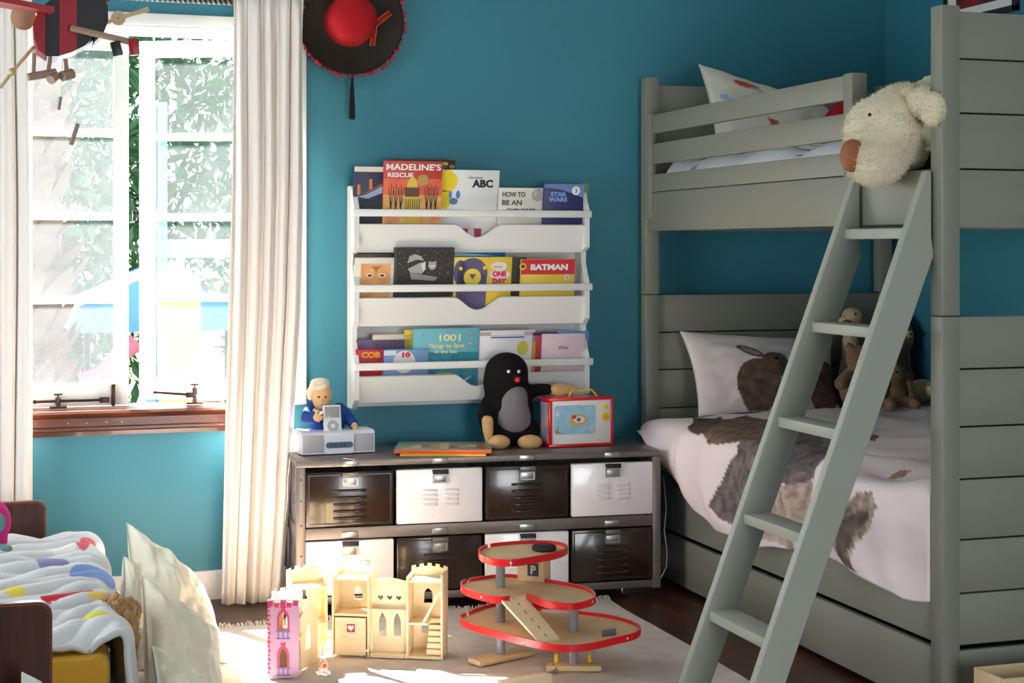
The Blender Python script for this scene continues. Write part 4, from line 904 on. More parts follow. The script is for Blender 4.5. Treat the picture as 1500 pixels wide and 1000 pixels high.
# speaker dock
dk0, dk1 = on(442, 668), on(549, 663); da = math.atan2(dk1.y-dk0.y, dk1.x-dk0.x); dw = (dk1-dk0).length
dk = thing('speaker_dock', 'white speaker dock with grey cloth front on the locker', 'speaker', (dk0+dk1)/2, da)
h_ = .078; dd = .13
sec = [(0, .004), (dd, .004), (dd, h_-.012), (dd-.012, h_), (.014, h_), (.004, h_-.006), (0, h_-.016)]
MB().prism(sec, -dw/2, dw/2, 'x').obj('shell', 'plastic_white', dk)
for x0, x1 in ((-dw/2+.004, -dw*.20), (dw*.21, dw/2-.004)): box('speaker_grille', 'dock_cloth', (x0, x1, -.003, .004, .009, h_-.010), dk, .0015)
panel('display_bezel', 'plastic_white', [[(-dw*.195, .012), (-dw*.17, .004), (dw*.18, .004), (dw*.205, .012), (dw*.205, h_-.004), (-dw*.195, h_-.004)]], .006, dk, Matrix.Translation((0, -.003, 0)))
n_ = 10; stad = [(dw*.155+.009*math.cos(R(a)), .033+.010*math.sin(R(a))) for a in range(-90, 91, 18)]+[(-dw*.145+.009*math.cos(R(a)), .033+.010*math.sin(R(a))) for a in range(90, 271, 18)]
lc = panel('display', 'lcd', [stad], .003, dk, Matrix.Translation((0, -.0065, 0))); [box('display_segment', 'lcd_dark', (x_-.005, x_+.005, -.0086, -.0079, .028, .038), dk, 0) for x_ in (-.027, -.013, .006, .020)]
box('foot', 'rubber', (-dw/2+.006, dw/2-.006, .004, dd-.01, .0005, .004), dk, 0)
mp = thing('music_player', 'white music player with click wheel standing in the speaker dock', 'music player', LM @ LI @ ((dk0+dk1)/2+Vector((-.012-math.sin(da)*.03, math.cos(da)*.03, h_-.013))), rot=(R(-14), 0, da))
box('case', 'plastic_white', (-.031, .031, -.006, .006, 0, .100), mp, .003); box('screen', 'ipod_grey', (-.025, .026, -.0072, -.0058, .056, .094), mp, .0006)
MB().lathe([(.0075, 0), (.0075, .0012), (.0195, .0012), (.0195, 0)], 32, Matrix.Translation((0, -.006, .028)) @ XZ).obj('click_wheel', flat(178, 180, 178), mp)
# sailor doll behind the dock
dl = thing('sailor_doll', 'cloth doll in blue with a white cap behind the speaker dock', 'doll', Vector((W(481, 640, Y=5.33).x, 5.33, LT)))
dp = dl.location.copy()
def DL(u, v, dy=0.): return W(u, v, Y=dp.y+dy)-dp
blob('body', 'doll_blue', [('s', (0, .02, .065), (.062, .045, .075)), ('s', DL(480, 618), (.06, .04, .055)), limb([DL(456, 598), DL(450, 612, -.03), DL(462, 612, -.07)], [.024, .024, .02]), limb([DL(497, 598), DL(510, 612, -.02), DL(519, 622, -.05)], [.022, .022, .017])], dl, .006, 4)
hd = blob('head', 'skin', [('s', DL(471, 578, -.01), (.036, .036, .040)), ('s', DL(471, 590, -.012), (.030, .030, .026)), ('s', DL(471, 586, -.044), (.006, .006, .006)), ('s', DL(483, 580, -.0), (.006, .008, .01))], dl, .004, 3)
for u in (467, 477): MB().sph(DL(u, 581.5, -.045), .0035, 10, 8).obj('eye', 'eye_black', hd)
MB().tube([DL(470, 593, -.042), DL(474, 594, -.044), DL(478, 592.5, -.042)], .0014, 6).obj('mouth', 'nose_brown', hd)
blob('cap', 'doll_cap', [('s', DL(468, 566, -.005), (.036, .036, .022)), ('s', DL(469, 560, -.008), (.034, .034, .016)), limb([DL(453, 572, -.01), DL(454, 582, .0)], [.010, .010])], dl, .004, 2)
MB().tube([DL(453, 571, -.02), DL(460, 567, -.04), DL(470, 564.5, -.045), DL(478, 562, -.038), DL(481, 562, -.01)], .004, 8).obj('cap_brim', 'doll_cap', dl)
blob('hand', 'skin', [('s', DL(464, 611, -.085), (.013, .011, .011)), limb([DL(466, 608, -.09), DL(472, 605, -.092)], [.004, .0035]), limb([DL(466, 611, -.09), DL(473, 610, -.092)], [.004, .0035]), limb([DL(465, 614, -.09), DL(471, 614, -.092)], [.004, .0035]), limb([DL(462, 615, -.09), DL(467, 617, -.092)], [.0038, .0033]), limb([DL(462, 607, -.09), DL(465, 602, -.094)], [.004, .0035])], dl, .0025, 2)
blob('hand', 'skin', [('s', DL(520, 623, -.06), (.010, .010, .012)), limb([DL(521, 625, -.065), DL(524, 631, -.07)], [.004, .0035]), limb([DL(519, 625, -.065), DL(521, 632, -.07)], [.004, .0035]), limb([DL(522, 624, -.06), DL(526, 629, -.066)], [.0038, .0033]), limb([DL(517, 624, -.062), DL(518, 630, -.068)], [.0038, .0033]), limb([DL(518, 620, -.066), DL(515, 624, -.07)], [.0038, .0033])], dl, .0025, 2)
MB().tube([DL(459, 600, -.035), DL(468, 604, -.045), DL(480, 603, -.045), DL(492, 597, -.03)], .006, 8).obj('collar', 'doll_cap', dl)
MB().tube([DL(455, 608, -.045), DL(458, 612, -.06), DL(459, 618, -.045)], .003, 6).obj('cuff', 'doll_cap', dl)
# two flat books
for lab, u0, u1, v, z, c, hh, ex in (('thin yellow book lying under the orange one on the locker', 586, 712, 668, 0, (236, 176, 40), .008, 0), ('orange-spined picture book lying flat on top of the yellow one', 577, 720, 664, .0085, (238, 96, 36), .013, 1)):
    a0, a1 = W(u0, v, Z=LT+z), W(u1, v, Z=LT+z); an = math.atan2(a1.y-a0.y, a1.x-a0.x); w = (a1-a0).length-.0
    w = min(w, .56); bk = thing('picture_book', lab, 'book', (a0+a1)/2, an, 'books lying on the locker')
    dep = .22; dep = min(dep, .24)
    box('spine', flat(*c), (-w/2, w/2, 0, .003, .0005, hh), bk, .001); box('pages', 'pages', (-w/2+.004, w/2-.004, .003, dep-.004, .002, hh-.002), bk, 0); box('back_cover', flat(*c), (-w/2, w/2, .0, dep, .0002, .002), bk, .0005)
    mat('cover_mix', srgb(150, 150, 120), .4, col2=srgb(110, 146, 150), vscale=9); box('front_cover', 'cover_mix' if ex else flat(*c), (-w/2, w/2, .0, dep, hh-.002, hh), bk, .0005)
    if ex:
        for k in range(9): box('cover_print', flat(*[(196, 150, 80), (210, 190, 130), (170, 90, 60)][k % 3]), (-w*.42+k*w*.095, -w*.42+k*w*.095+.03, .02+.02*(k % 4), .10+.02*(k % 5), hh, hh+.0004), bk, 0)
# mole plush
mo = on(752, 654)+Vector((.0, .07, 0))
ml = thing('plush_mole', 'black plush mole with grey belly and tan paws sitting on the locker', 'plush toy', mo)
def MP(u, v, dy=0.): return W(u, v, Y=mo.y+dy)-mo
blob('body', 'plush_black', [('s', MP(741, 560), (.083, .07, .105)), ('s', MP(742, 545), (.080, .065, .072)), ('s', MP(746, 600), (.09, .075, .10)), ('s', MP(748, 630), (.108, .085, .066)), limb([MP(718, 592), MP(712, 610, -.04), MP(712, 618, -.06)], [.036, .032, .028]), limb([MP(770, 575), MP(785, 571, -.01), MP(801, 570, -.02)], [.026, .024, .022]), limb([MP(725, 640, -.02), MP(722, 648, -.08)], [.04, .03]), limb([MP(770, 640, -.02), MP(776, 648, -.08)], [.042, .03])], ml, .007, 6)
bl_ = blob('belly', 'plush_grey', [('s', MP(752, 612, -.044), (.064, .052, .072)), ('s', MP(753, 582, -.040), (.050, .046, .05)), ('s', MP(752, 595, -.042), (.054, .05, .07))], ml, .006, 4)
blob('paw', 'plush_tan', [limb([MP(714, 617, -.075), MP(715, 632, -.085), MP(716, 648, -.085)], [.022, .019, .012])], ml, .005, 3)
blob('paw', 'plush_tan', [('s', MP(814, 569, -.03), (.022, .02, .016)), limb([MP(815, 565, -.03), MP(840, 567, -.03)], [.010, .008]), limb([MP(815, 569, -.04), MP(842, 571, -.04)], [.010, .008]), limb([MP(815, 573, -.045), MP(836, 576, -.045)], [.010, .008]), limb([MP(812, 575, -.045), MP(822, 580, -.045)], [.009, .008])], ml, .004, 2)
for u, r_ in ((731, .040), (776, .046)): blob('foot', 'plush_tan', [('s', MP(u, 649, -.115)+Vector((0, 0, .004)), (r_, .035, .026)), ('s', MP(u, 651, -.10), (r_*.9, .03, .016))], ml, .005, 4)
for u in (745, 760): MB().sph(MP(u, 544, -.0635), (.006, .005, .006), 14, 10).obj('eye', 'eye_white', ml)
blob('snout', 'plush_black', [limb([MP(755, 556, -.05), MP(757, 556, -.082)], [.024, .014])], ml, .005, 3)
MB().sph(MP(758, 556, -.098), (.010, .010, .009), 18, 12).obj('nose', 'nose_red', ml)
# toy television
t0, t1 = on(804, 656), on(898, 652); ta = math.atan2(t1.y-t0.y, t1.x-t0.x); tw = (t1-t0).length; th = .172; td = .09
tv = thing('toy_television', 'red and white toy television with yellow handle on the locker', 'toy television', (t0+t1)/2, ta)
f = MB()
for d in ((-tw/2, tw/2, -.003, td, .001, .011), (-tw/2, tw/2, -.003, td, th-.010, th), (-tw/2, -tw/2+.012, -.003, td, .011, th-.010), (tw/2-.009, tw/2, -.003, td, .011, th-.010)): f.box(*d, bev=.002)
f.obj('case', 'toy_red', tv); box('front_plate', flat(238, 234, 226), (-tw/2+.012, tw/2-.009, .001, .008, .011, th-.010), tv, .001); box('back', flat(238, 234, 226), (-tw/2+.012, tw/2-.009, td-.01, td-.002, .011, th-.010), tv, .001)
mat('side_print', srgb(196, 170, 130), .5, col2=srgb(120, 130, 170), vscale=30); box('side_print', 'side_print', (-tw/2-.001, -tw/2+.0005, .008, td-.006, .016, th-.016), tv, 0)
mat('water_print', srgb(140, 190, 215), .35, col2=srgb(176, 214, 228), vscale=26)
sx0, sx1, sz0, sz1 = -tw/2+.020, tw*.22, .045, th-.026; rc = .008
sc_ = panel('screen', 'water_print', [[(sx0+rc, sz0), (sx1-rc, sz0), (sx1, sz0+rc), (sx1, sz1-rc), (sx1-rc, sz1), (sx0+rc, sz1), (sx0, sz1-rc), (sx0, sz0+rc)]], .003, tv, Matrix.Translation((0, .0005, 0)))
def tvp(m, lp, ly): return MB().prism(lp, -.0012-.0004*ly, -.0008-.0004*ly).obj('screen_print', m, sc_, flat_=True)
cx, cz = (sx0+sx1)/2+.012, (sz0+sz1)/2
tvp(flat(222, 176, 90), ell(cx, cz-.002, .036, .022, 9), 1); tvp(flat(236, 226, 216), ell(cx+.004, cz, .022, .012, 8), 2); tvp(flat(190, 50, 50), ell(cx-.016, cz+.010, .009, .007, 8), 3); tvp(flat(80, 90, 160), ell(cx+.002, cz, .008, .007, 8), 3)
tvp(flat(196, 140, 80), [(sx0+.003, sz0+.003), (sx0+.03, sz0+.004), (sx0+.016, sz0+.012), (sx0+.004, sz0+.022)], 1); tvp(flat(80, 70, 60), [(sx0+.012, sz0+.018), (sx0+.016, sz0+.018), (sx0+.012, sz0+.034)], 2); tvp(flat(230, 200, 190), ell(sx1-.012, sz0+.02, .008, .005, 8), 1); tvp(flat(235, 220, 225), ell(sx0+.012, sz1-.03, .006, .008, 8), 1)
for z, r_ in ((th-.034, .0085), (th-.070, .0155)): k_ = MB().cyl((tw*.38, .001, z), (tw*.38, -.008, z), r_, r_*.9, 24).obj('knob', flat(236, 190, 30), tv); (MB().cyl((tw*.38, -.008, z), (tw*.38, -.011, z), r_*.5, r_*.45, 18).obj('knob_cap', flat(200, 176, 60), k_) if r_ > .01 else None)
MB().tube([(-tw*.12, td*.5, th), (-tw*.08, td*.5, th+.020), (tw*.24, td*.5, th+.022), (tw*.32, td*.5, th)], .004, 8).obj('handle', flat(226, 186, 30), tv)
# ================================================================== TOY CASTLE
CO = Vector((.918, 4.535, 0)); ca = math.atan2(-.145, .297)
cs_ = thing('toy_castle', 'unfolded wooden toy castle with pink printed tower on the rug', 'toy castle', CO, ca)
RB = .0135                      # stands on the rug
TZ = Matrix.Translation((0, 0, RB))
def cb(name, d, m='toy_wood', bev=.0015, p=None, M=None): return box(name, m, d, p or cs_, bev, (M or Matrix()) @ TZ)
def crenel(x0, x1, z, n, ch=.010, bow=.012):
    """top edge with battlements on a bowed line, right to left"""
    r = []; k = 2*n-1
    for i in range(k):
        a, b = x1-(x1-x0)*i/k, x1-(x1-x0)*(i+1)/k
        f = lambda x: z+bow*(1-((x-(x0+x1)/2)/((x1-x0)/2))**2)+(ch if i % 2 == 0 else 0)
        r += [(a, f(a)), (b, f(b))]
    return r
def cpan(name, x0, x1, z, holes, y, n=0, m='toy_wood', bow=.010, M=None, t=.006):
    top = crenel(x0, x1, z, n, .008, bow) if n else [(x1-(x1-x0)*i/12, z+bow*math.sin(PI*i/12)) for i in range(13)]
    return panel(name, m, [[(x0, 0), (x1, 0)]+top]+holes, t, cs_, (M or Matrix()) @ TZ @ Matrix.Translation((0, y, 0)))
# centre tower
cpan('tower_back', 0, .112, .245, [arch(.06, .150, .026, .040, False)], .085, 5)
cb('tower_side', (0, .006, .002, .082, 0, .245)); cb('tower_side', (.106, .112, .002, .082, 0, .238)); cb('tower_floor', (.006, .106, .004, .082, .118, .125)); cb('tower_floor', (.006, .106, .004, .082, .222, .228))
d = cb('door', (.010, .102, .000, .005, .004, .114)); MB().prism([(.046, .072), (.070, .072), (.070, .096), (.046, .096)], -.0008, .0002, M=TZ).obj('heart_plate', 'pink_dark', d); MB().prism(heart(.058, .085, .019), -.0014, -.0008, M=TZ).obj('heart', flat(245, 238, 235), d)
# heart wall
cpan('wall_panel', .115, .218, .218, [heart(.140, .170, .018), heart(.167, .170, .018), heart(.194, .170, .018), arch(.146, .058, .024, .068), arch(.190, .058, .024, .068)], .030, 0)
cb('ledge', (.116, .217, .006, .027, .135, .141)); cb('wall_base', (.116, .217, .0, .030, 0, .012))
# right tower with stairs
cpan('tower_back', .222, .330, .245, [arch(.272, .146, .026, .044), arch(.262, .058, .020, .030, False)], .085, 5)
cb('tower_side', (.222, .228, .002, .082, 0, .238)); cb('tower_side', (.324, .330, .002, .082, 0, .246)); cb('tower_floor', (.228, .324, .004, .082, .222, .227)); cb('tower_floor', (.228, .285, .004, .082, .098, .105)); cb('tower_base', (.228, .324, .002, .082, 0, .008))
panel('handrail', 'toy_wood', [[(.268, .105), (.276, .105), (.324, .195), (.324, .21)]], .006, cs_, TZ @ Matrix.Translation((0, .012, 0)))
for k in range(6): cb('step', (.280, .324, .010+.011*k, .082, .012+.0155*k, .026+.0155*k))
# left wing, folded toward the viewer
CI = (Matrix.Translation(CO) @ Matrix.Rotation(ca, 4, 'Z')).inverted()
def MW(p, q): return CI @ Matrix.Translation((p[0], p[1], 0)) @ Matrix.Rotation(math.atan2(q[1]-p[1], q[0]-p[0]), 4, 'Z')
WM = MW((.795, 4.590), (.908, 4.585)); wl = .113
cpan('tower_back', 0, wl, .240, [arch(.05, .16, .022, .04)], 0, 5, M=WM, bow=.014)
cb('tower_side', (0, .006, -.085, -.004, 0, .235), M=WM); cb('tower_side', (wl-.006, wl, -.055, -.004, 0, .225), M=WM)
for z_ in (0, .10, .205): cb('tower_floor', (.007, wl-.007, -.08, -.004, z_, z_+.007), M=WM)
WM = MW((.800, 4.405), (.868, 4.50)); wl = .115
cpan('wing_wall', 0, wl, .150, [arch(.05, .05, .03, .07)], 0, 0, M=WM, bow=.03)
# pink printed tower at the end of the wing
pa, pb_ = W(392, 990, Y=4.36), W(438, 990, Y=4.335); ang = math.atan2(pb_.y-pa.y, pb_.x-pa.x)-ca; pw = math.hypot(pb_.x-pa.x, pb_.y-pa.y)
PL = Matrix.Rotation(-ca, 4, 'Z') @ Vector((pa.x-CO.x, pa.y-CO.y, 0)); PM = Matrix.Translation(PL) @ Matrix.Rotation(ang, 4, 'Z')
w1, w2 = (.035, .062), (.138, .062); k_ = pw/2
hp = cpan('printed_panel', 0, pw, .208, [arch(k_, .132, .022, .052), arch(k_, .030, .022, .052)], 0, 3, 'pink_print', .004, M=PM); hp['label'] = 'pink printed tower front'
MR = PM @ TZ
def pr2(m, lp, l=1, nm='print'): return MB().prism(lp, -.0031-.0003*l, -.0029-.0003*l, M=MR).obj(nm, m, hp, flat_=True)
for zb in (.132, .030):
    o1, i1 = arch(k_, zb, .034, .062), arch(k_, zb, .0225, .0525)
    MB().mesh(cpanel([o1, i1], .0006), MR @ Matrix.Translation((0, -.0034, 0)) @ XZ).obj('print', 'pink_dark', hp, flat_=True)
    pr2('pink_dark', heart(k_, zb+.064, .016), 2)
    bl2 = MB()
    for x in (-.013, 0, .013): bl2.prism([(k_+x-.0025, zb-.022), (k_+x+.0025, zb-.022), (k_+x+.0015, zb-.012), (k_+x+.0025, zb-.002), (k_+x-.0025, zb-.002), (k_+x-.0015, zb-.012)], -.0037, -.0030, M=MR)
    bl2.prism([(k_-.02, zb-.004), (k_+.02, zb-.004), (k_+.02, zb+.0005), (k_-.02, zb+.0005)], -.0037, -.0030, M=MR).prism([(k_-.02, zb-.024), (k_+.02, zb-.024), (k_+.02, zb-.020), (k_-.02, zb-.020)], -.0037, -.0030, M=MR).obj('balustrade_print', 'violet', hp, flat_=True)
br = MB()
for k in range(16): x = .0 if k % 2 else 0; br.prism([(0, .012+k*.0122), (.006+.003*(k % 2), .012+k*.0122), (.006+.003*(k % 2), .019+k*.0122), (0, .019+k*.0122)], -.0037, -.0030, M=MR)
for k in range(5): br.prism([(pw*k/5+.001, .200-.004*(k % 2)), (pw*(k+1)/5-.003, .200-.004*(k % 2)), (pw*(k+1)/5-.003, .214-.006*(k % 2)), (pw*k/5+.001, .214-.006*(k % 2))], -.0037, -.0030, M=MR)
br.obj('brick_print', 'pink_dark', hp, flat_=True)
cb('tower_side', (0, .006, .004, .085, 0, .205), M=PM); cpan('tower_back', 0, pw, .212, [arch(pw/2, .12, .022, .05)], .088, 4, M=PM, bow=.012); cb('tower_floor', (.006, pw, .004, .085, .1, .106), M=PM); cb('tower_floor', (.006, pw, .004, .085, .19, .195), M=PM); cb('tower_base', (.006, pw, .004, .085, 0, .008), M=PM)
# small rabbit figure
rf = thing('rabbit_figure', 'small white rabbit figure in a tan vest in front of the castle', 'toy figure', W(476, 990, Z=.02)+Vector((.0, .03, 0)))
blob('body', flat(240, 232, 226), [('s', (0, 0, .022), (.014, .012, .020)), ('s', (0, -.002, .052), (.012, .011, .011)), limb([(-.006, 0, .06), (-.008, .001, .078)], [.003, .0035]), limb([(.006, 0, .06), (.009, .001, .078)], [.003, .0035]), limb([(-.008, -.006, .008), (-.016, -.016, .006)], [.006, .006]), limb([(.008, -.006, .008), (.014, -.014, .004)], [.006, .006])], rf, .0025, 3)
blob('vest', 'plush_tan', [('s', (0, -.002, .024), (.0145, .0125, .014))], rf, .002, 2); MB().sph((.003, -.015, .024), (.005, .003, .005), 10, 8).obj('patch', 'pink_dark', rf); MB().sph((-.004, -.012, .055), .0018, 8, 6).obj('eye', 'eye_black', rf); MB().tube([(-.008, -.010, .041), (0, -.014, .039), (.008, -.010, .041)], .0025, 6).obj('bow', 'pink_print', rf)

# ================================================================== TOY PARKING GARAGE
gc = W(790, 965, Z=.012)
ga = thing('toy_garage', 'red and wood toy parking garage with three decks on the rug', 'toy garage', gc)
def G(u, v, z): p = W(u, v, Z=z)-gc; return Vector((p.x, p.y, z-gc.z))
def smooth_loop(pts, n=8):
    out = []; k = len(pts)
    for i in range(k):
        p0, p1, p2, p3 = [Vector(pts[(i+q) % k]) for q in (-1, 0, 1, 2)]
        for j in range(n):
            t = j/n; out.append(.5*((2*p1)+(p2-p0)*t+(2*p0-5*p1+4*p2-p3)*t*t+(3*p1-p0-3*p2+p3)*t**3))
    return out
def deck(pix, z, gaps, nm, ht=.016, split=1):
    lp = smooth_loop([G(u, v, z) for u, v in pix]); n = len(lp); zz = lp[0].z
    d = MB().prism([(p.x, p.y) for p in lp], zz-.008, zz, 'z').obj(nm, 'plywood', ga)
    cuts = gaps
    def inside(i): return not any(a <= i/n < b for a, b in cuts)
    ctr = sum(lp, Vector())/n; seg = []; cur = []
    for i in range(n+1):
        if inside(i % n) and i < n: cur.append(lp[i])
        else:
            if len(cur) > 2: seg.append(cur+([lp[i % n]] if i < n else []))
            cur = []
    if seg and inside(0) and inside(n-1) and len(seg) > 1: pass
    for sg in seg:
        m = max(2, len(sg)//2); step = max(6, len(sg)//3)
        for a in range(0, len(sg)-1, step):
            q = sg[a:a+step+1]
            if len(q) < 2: continue
            b = MB(); vs = []
            for i, p in enumerate(q):
                t = (q[min(i+1, len(q)-1)]-q[max(i-1, 0)]).normalized(); nn = Vector((t.y, -t.x, 0))
                if (p-ctr).dot(nn) < 0: nn = -nn
                if i == 0: p = p+t*.0012
                if i == len(q)-1: p = p-t*.0012
                for o_, h_ in ((.0004, -.010), (.0048, -.010), (.0048, ht-.006), (.0004, ht-.006)): vs.append((p+nn*o_)+Vector((0, 0, h_)))
            k = len(q); fs = [(4*i+j, 4*i+(j+1) % 4, 4*i+4+(j+1) % 4, 4*i+4+j) for i in range(k-1) for j in range(4)]+[(0, 1, 2, 3), (4*k-1, 4*k-2, 4*k-3, 4*k-4)]
            b.add(vs, fs).obj('rim', 'toy_red', d)
            e = q[-1]; t = (q[-1]-q[-2]).normalized(); nn = Vector((t.y, -t.x, 0)); nn = nn if (e-ctr).dot(nn) > 0 else -nn
            MB().cyl(e+nn*.003, e+nn*.0058, .0035, n=10).obj('rim_peg', 'toy_wood', d)
    return d, lp
z1, z2, z3 = .122, .222, .322
deck([(684, 902), (676, 908), (690, 917), (740, 932), (780, 942), (822, 949), (860, 947), (900, 938), (930, 930), (934, 919), (900, 907), (850, 900), (800, 896), (730, 888)], z1, [(.80, .86)], 'deck')
deck([(684, 853), (677, 860), (690, 869), (726, 878), (752, 876), (770, 872), (800, 884), (836, 888), (866, 881), (868, 871), (845, 861), (800, 853), (752, 846), (720, 847)], z2, [(.26, .36)], 'deck')
deck([(715, 802), (703, 811), (716, 821), (748, 824), (790, 818), (820, 811), (829, 803), (808, 797), (760, 797)], z3, [], 'deck')
def col(u, z, v, za, zb, r=.0135): p = G(u, v, za); q = Vector((p.x, p.y, 0)); MB().cyl(q+Vector((0, 0, za-gc.z)), q+Vector((0, 0, zb-gc.z)), r, n=20).obj('column', 'toy_grey', ga); return q
ql = G(733, 958, .028); qr = G(840, 973, .028)
for q, tops in ((ql, (z1, z2, z3)), (qr, (z1, z2))):
    lo = .016
    for tz in tops: MB().cyl((q.x, q.y, lo), (q.x, q.y, tz-gc.z-.008), .0135, n=20).obj('column', 'toy_grey', ga); lo = tz-gc.z
def plank(c, dx, dy, ang, nm='base_plank'): MB().box(-dx, dx, -dy, dy, 0, .016, bev=.004, M=Matrix.Translation((c.x, c.y, .001)) @ Matrix.Rotation(ang, 4, 'Z')).obj(nm, 'plywood', ga)
plank(ql+Vector((0, 0, 0)), .098, .030, R(22)); plank(qr, .078, .022, R(-18))
tp = G(787, 852, z2); bx_ = MB().box(-.042, .042, -.03, .03, 0, z3-z2-.010, bev=.003, M=Matrix.Translation((tp.x, tp.y+.03, z2-gc.z)) @ Matrix.Rotation(R(-40), 4, 'Z')).obj('lift_tower', 'plywood', ga)
TMx = Matrix.Translation((tp.x, tp.y+.03, z2-gc.z)) @ Matrix.Rotation(R(-40), 4, 'Z')
MB().box(-.008, .026, -.0316, -.0300, .040, .078, M=TMx @ Matrix.Translation((0, 0, -.022))).obj('parking_sign', flat(54, 62, 84), bx_); text('lettering', 'P', .034, flat(206, 200, 180), bx_, .009, -.032, .047, None, .0012, M=TMx @ Matrix.Translation((0, 0, -.022)))
MB().cyl((-.0425, -.004, .06), (-.0435, -.004, .06), .008, n=14, M=TMx).obj('tower_hole', 'rubber', bx_)
kp = G(797, 806, z3); MB().lathe([(0, .016), (.030, .016), (.036, .012), (.036, .003), (.032, 0), (0, 0)], 32, Matrix.Translation((kp.x, kp.y, z3-gc.z+.001))).obj('helipad_knob', 'rubber', ga)
ra, rb_, rc_, rd_ = G(735, 879, z2), G(769, 872, z2), G(820, 935, z1+.004), G(792, 941, z1+.004)
rn = Vector((0, 0, .007)); MB().add([ra-rn, rb_-rn, rc_-rn, rd_-rn, ra, rb_, rc_, rd_], [(0, 1, 2, 3), (7, 6, 5, 4), (0, 4, 5, 1), (1, 5, 6, 2), (2, 6, 7, 3), (3, 7, 4, 0)]).obj('ramp', 'toy_wood', ga, flat_=True)
mk = MB()
for k in range(5):
    t = .12+.18*k; m0 = (ra+rb_)/2*(1-t)+(rc_+rd_)/2*t; m1 = (ra+rb_)/2*(1-t-.07)+(rc_+rd_)/2*(t+.07); n_ = (rb_-ra).normalized()*.002
    mk.add([m0-n_+rn*.06, m0+n_+rn*.06, m1+n_+rn*.06, m1-n_+rn*.06], [(0, 1, 2, 3)])
mk.obj('lane_mark', flat(120, 100, 80), ga, flat_=True, fix=False)
lf = G(800, 893, z1); MB().box(-.03, .03, -.02, .02, 0, .05, bev=.002, M=Matrix.Translation((lf.x, lf.y+.03, z1-gc.z)) @ Matrix.Rotation(R(-30), 4, 'Z')).obj('lift_car', 'toy_red', ga)
wd_ = G(892, 931, z1); MB().box(-.024, .024, -.002, .002, 0, .018, M=Matrix.Translation((wd_.x, wd_.y, z1-gc.z)) @ Matrix.Rotation(R(15), 4, 'Z')).obj('wash_bay', flat(110, 104, 112), ga)
for u in (815, 863):
    p = G(u, 970, .028); pu = MB().cyl((p.x, p.y, .017), (p.x, p.y, .034), .0068, .006, 12).sph((p.x, p.y, .036), .0066, 12, 8).obj('fuel_pump', flat(236, 190, 30), ga)
p = G(815, 985, .014); MB().tube([(p.x, p.y+.03, .02), (p.x+.004, p.y+.01, .012), (p.x, p.y, .004)], .0016, 6).obj('pump_hose', flat(110, 80, 60), ga)
MB().sph((p.x-.003, p.y, .005), (.009, .006, .006), 12, 8).obj('pump_nozzle', flat(110, 108, 108), ga)

bl0 = W(775, 992, Z=.055); blk = box('wooden_block', 'toy_wood', (-.10, .055, -.018, .018, 0, .04), None, .003); blk.location = (W(780, 1000, Z=.02).x-.02, W(780, 1000, Z=.02).y-.05, .0135); blk.rotation_euler = (0, 0, R(14)); tag(blk, 'pale wooden toy beam lying on the rug in front of the garage', 'toy block')
cr0 = W(1490, 998, Y=3.22); ct = thing('wooden_crate', 'corner of a small pale wooden crate in front of the bunk bed end', 'crate', (cr0.x+.12, 3.28, 0))
zt = W(1470, 995, Y=3.22).z
for d in ((-.16, .16, -.06, -.05), (-.16, .16, .05, .06), (-.16, -.15, -.05, .05), (.15, .16, -.05, .05)): box('side_board', 'plywood', (d[0], d[1], d[2], d[3], 0, zt), ct, .002)
box('bottom_board', 'plywood', (-.15, .15, -.05, .05, 0, .01), ct, .001)

# ================================================================== CHILD'S DAYBED (left)
TB = thing('childs_bed', "child's low bed with dark wooden end boards and yellow mattress", 'bed', (-.24, 4.38, 0))
def tbb(name, d, m, bev): return box(name, m, d, TB, bev, Matrix.Translation((.24, -4.38, 0)))
def endboard(y, top, xr):
    rc = .03; x0 = -.60; pts = [(x0, .03), (xr, .03)]+[(xr-rc+rc*math.cos(R(a)), top-rc+rc*math.sin(R(a))) for a in range(0, 91, 15)]+[(x0+rc+rc*math.cos(R(a)), top-rc+rc*math.sin(R(a))) for a in range(90, 181, 15)]
    M_ = Matrix.Translation((.24, -4.38, 0)); o = MB().prism(pts, y, y+.026, M=M_).obj('end_board', 'dark_wood', TB)
    e = MB(); path = pts[1:]; vs = []
    for i, p in enumerate(path):
        a, b = path[max(i-1, 0)], path[min(i+1, len(path)-1)]; t = Vector((b[0]-a[0], b[1]-a[1])).normalized(); n_ = Vector((t.y, -t.x))
        for q, yy in ((-.004, y-.001), (.002, y+.002), (.002, y+.024), (-.004, y+.027)): vs.append((p[0]+n_.x*q, yy, p[1]+n_.y*q))
    k = len(path); e.add(vs, [(4*i+j, 4*i+(j+1) % 4, 4*i+4+(j+1) % 4, 4*i+4+j) for i in range(k-1) for j in range(4)]+[(0, 1, 2, 3), (4*k-1, 4*k-2, 4*k-3, 4*k-4)], M_); e.obj('edge_band', 'edge_wood', o)
    for x in (x0+.06, xr-.05): tbb('leg', (x-.02, x+.02, y, y+.026, 0, .04), 'dark_wood', .002)
endboard(5.09, .421, .130); endboard(3.64, .421, .105)
tbb('bed_frame', (-.58, .22, 3.68, 5.08, .09, .15), 'dark_wood', .004); tbb('mattress', (-.57, .235, 3.70, 5.07, .155, .275), 'yellow_foam', .02)
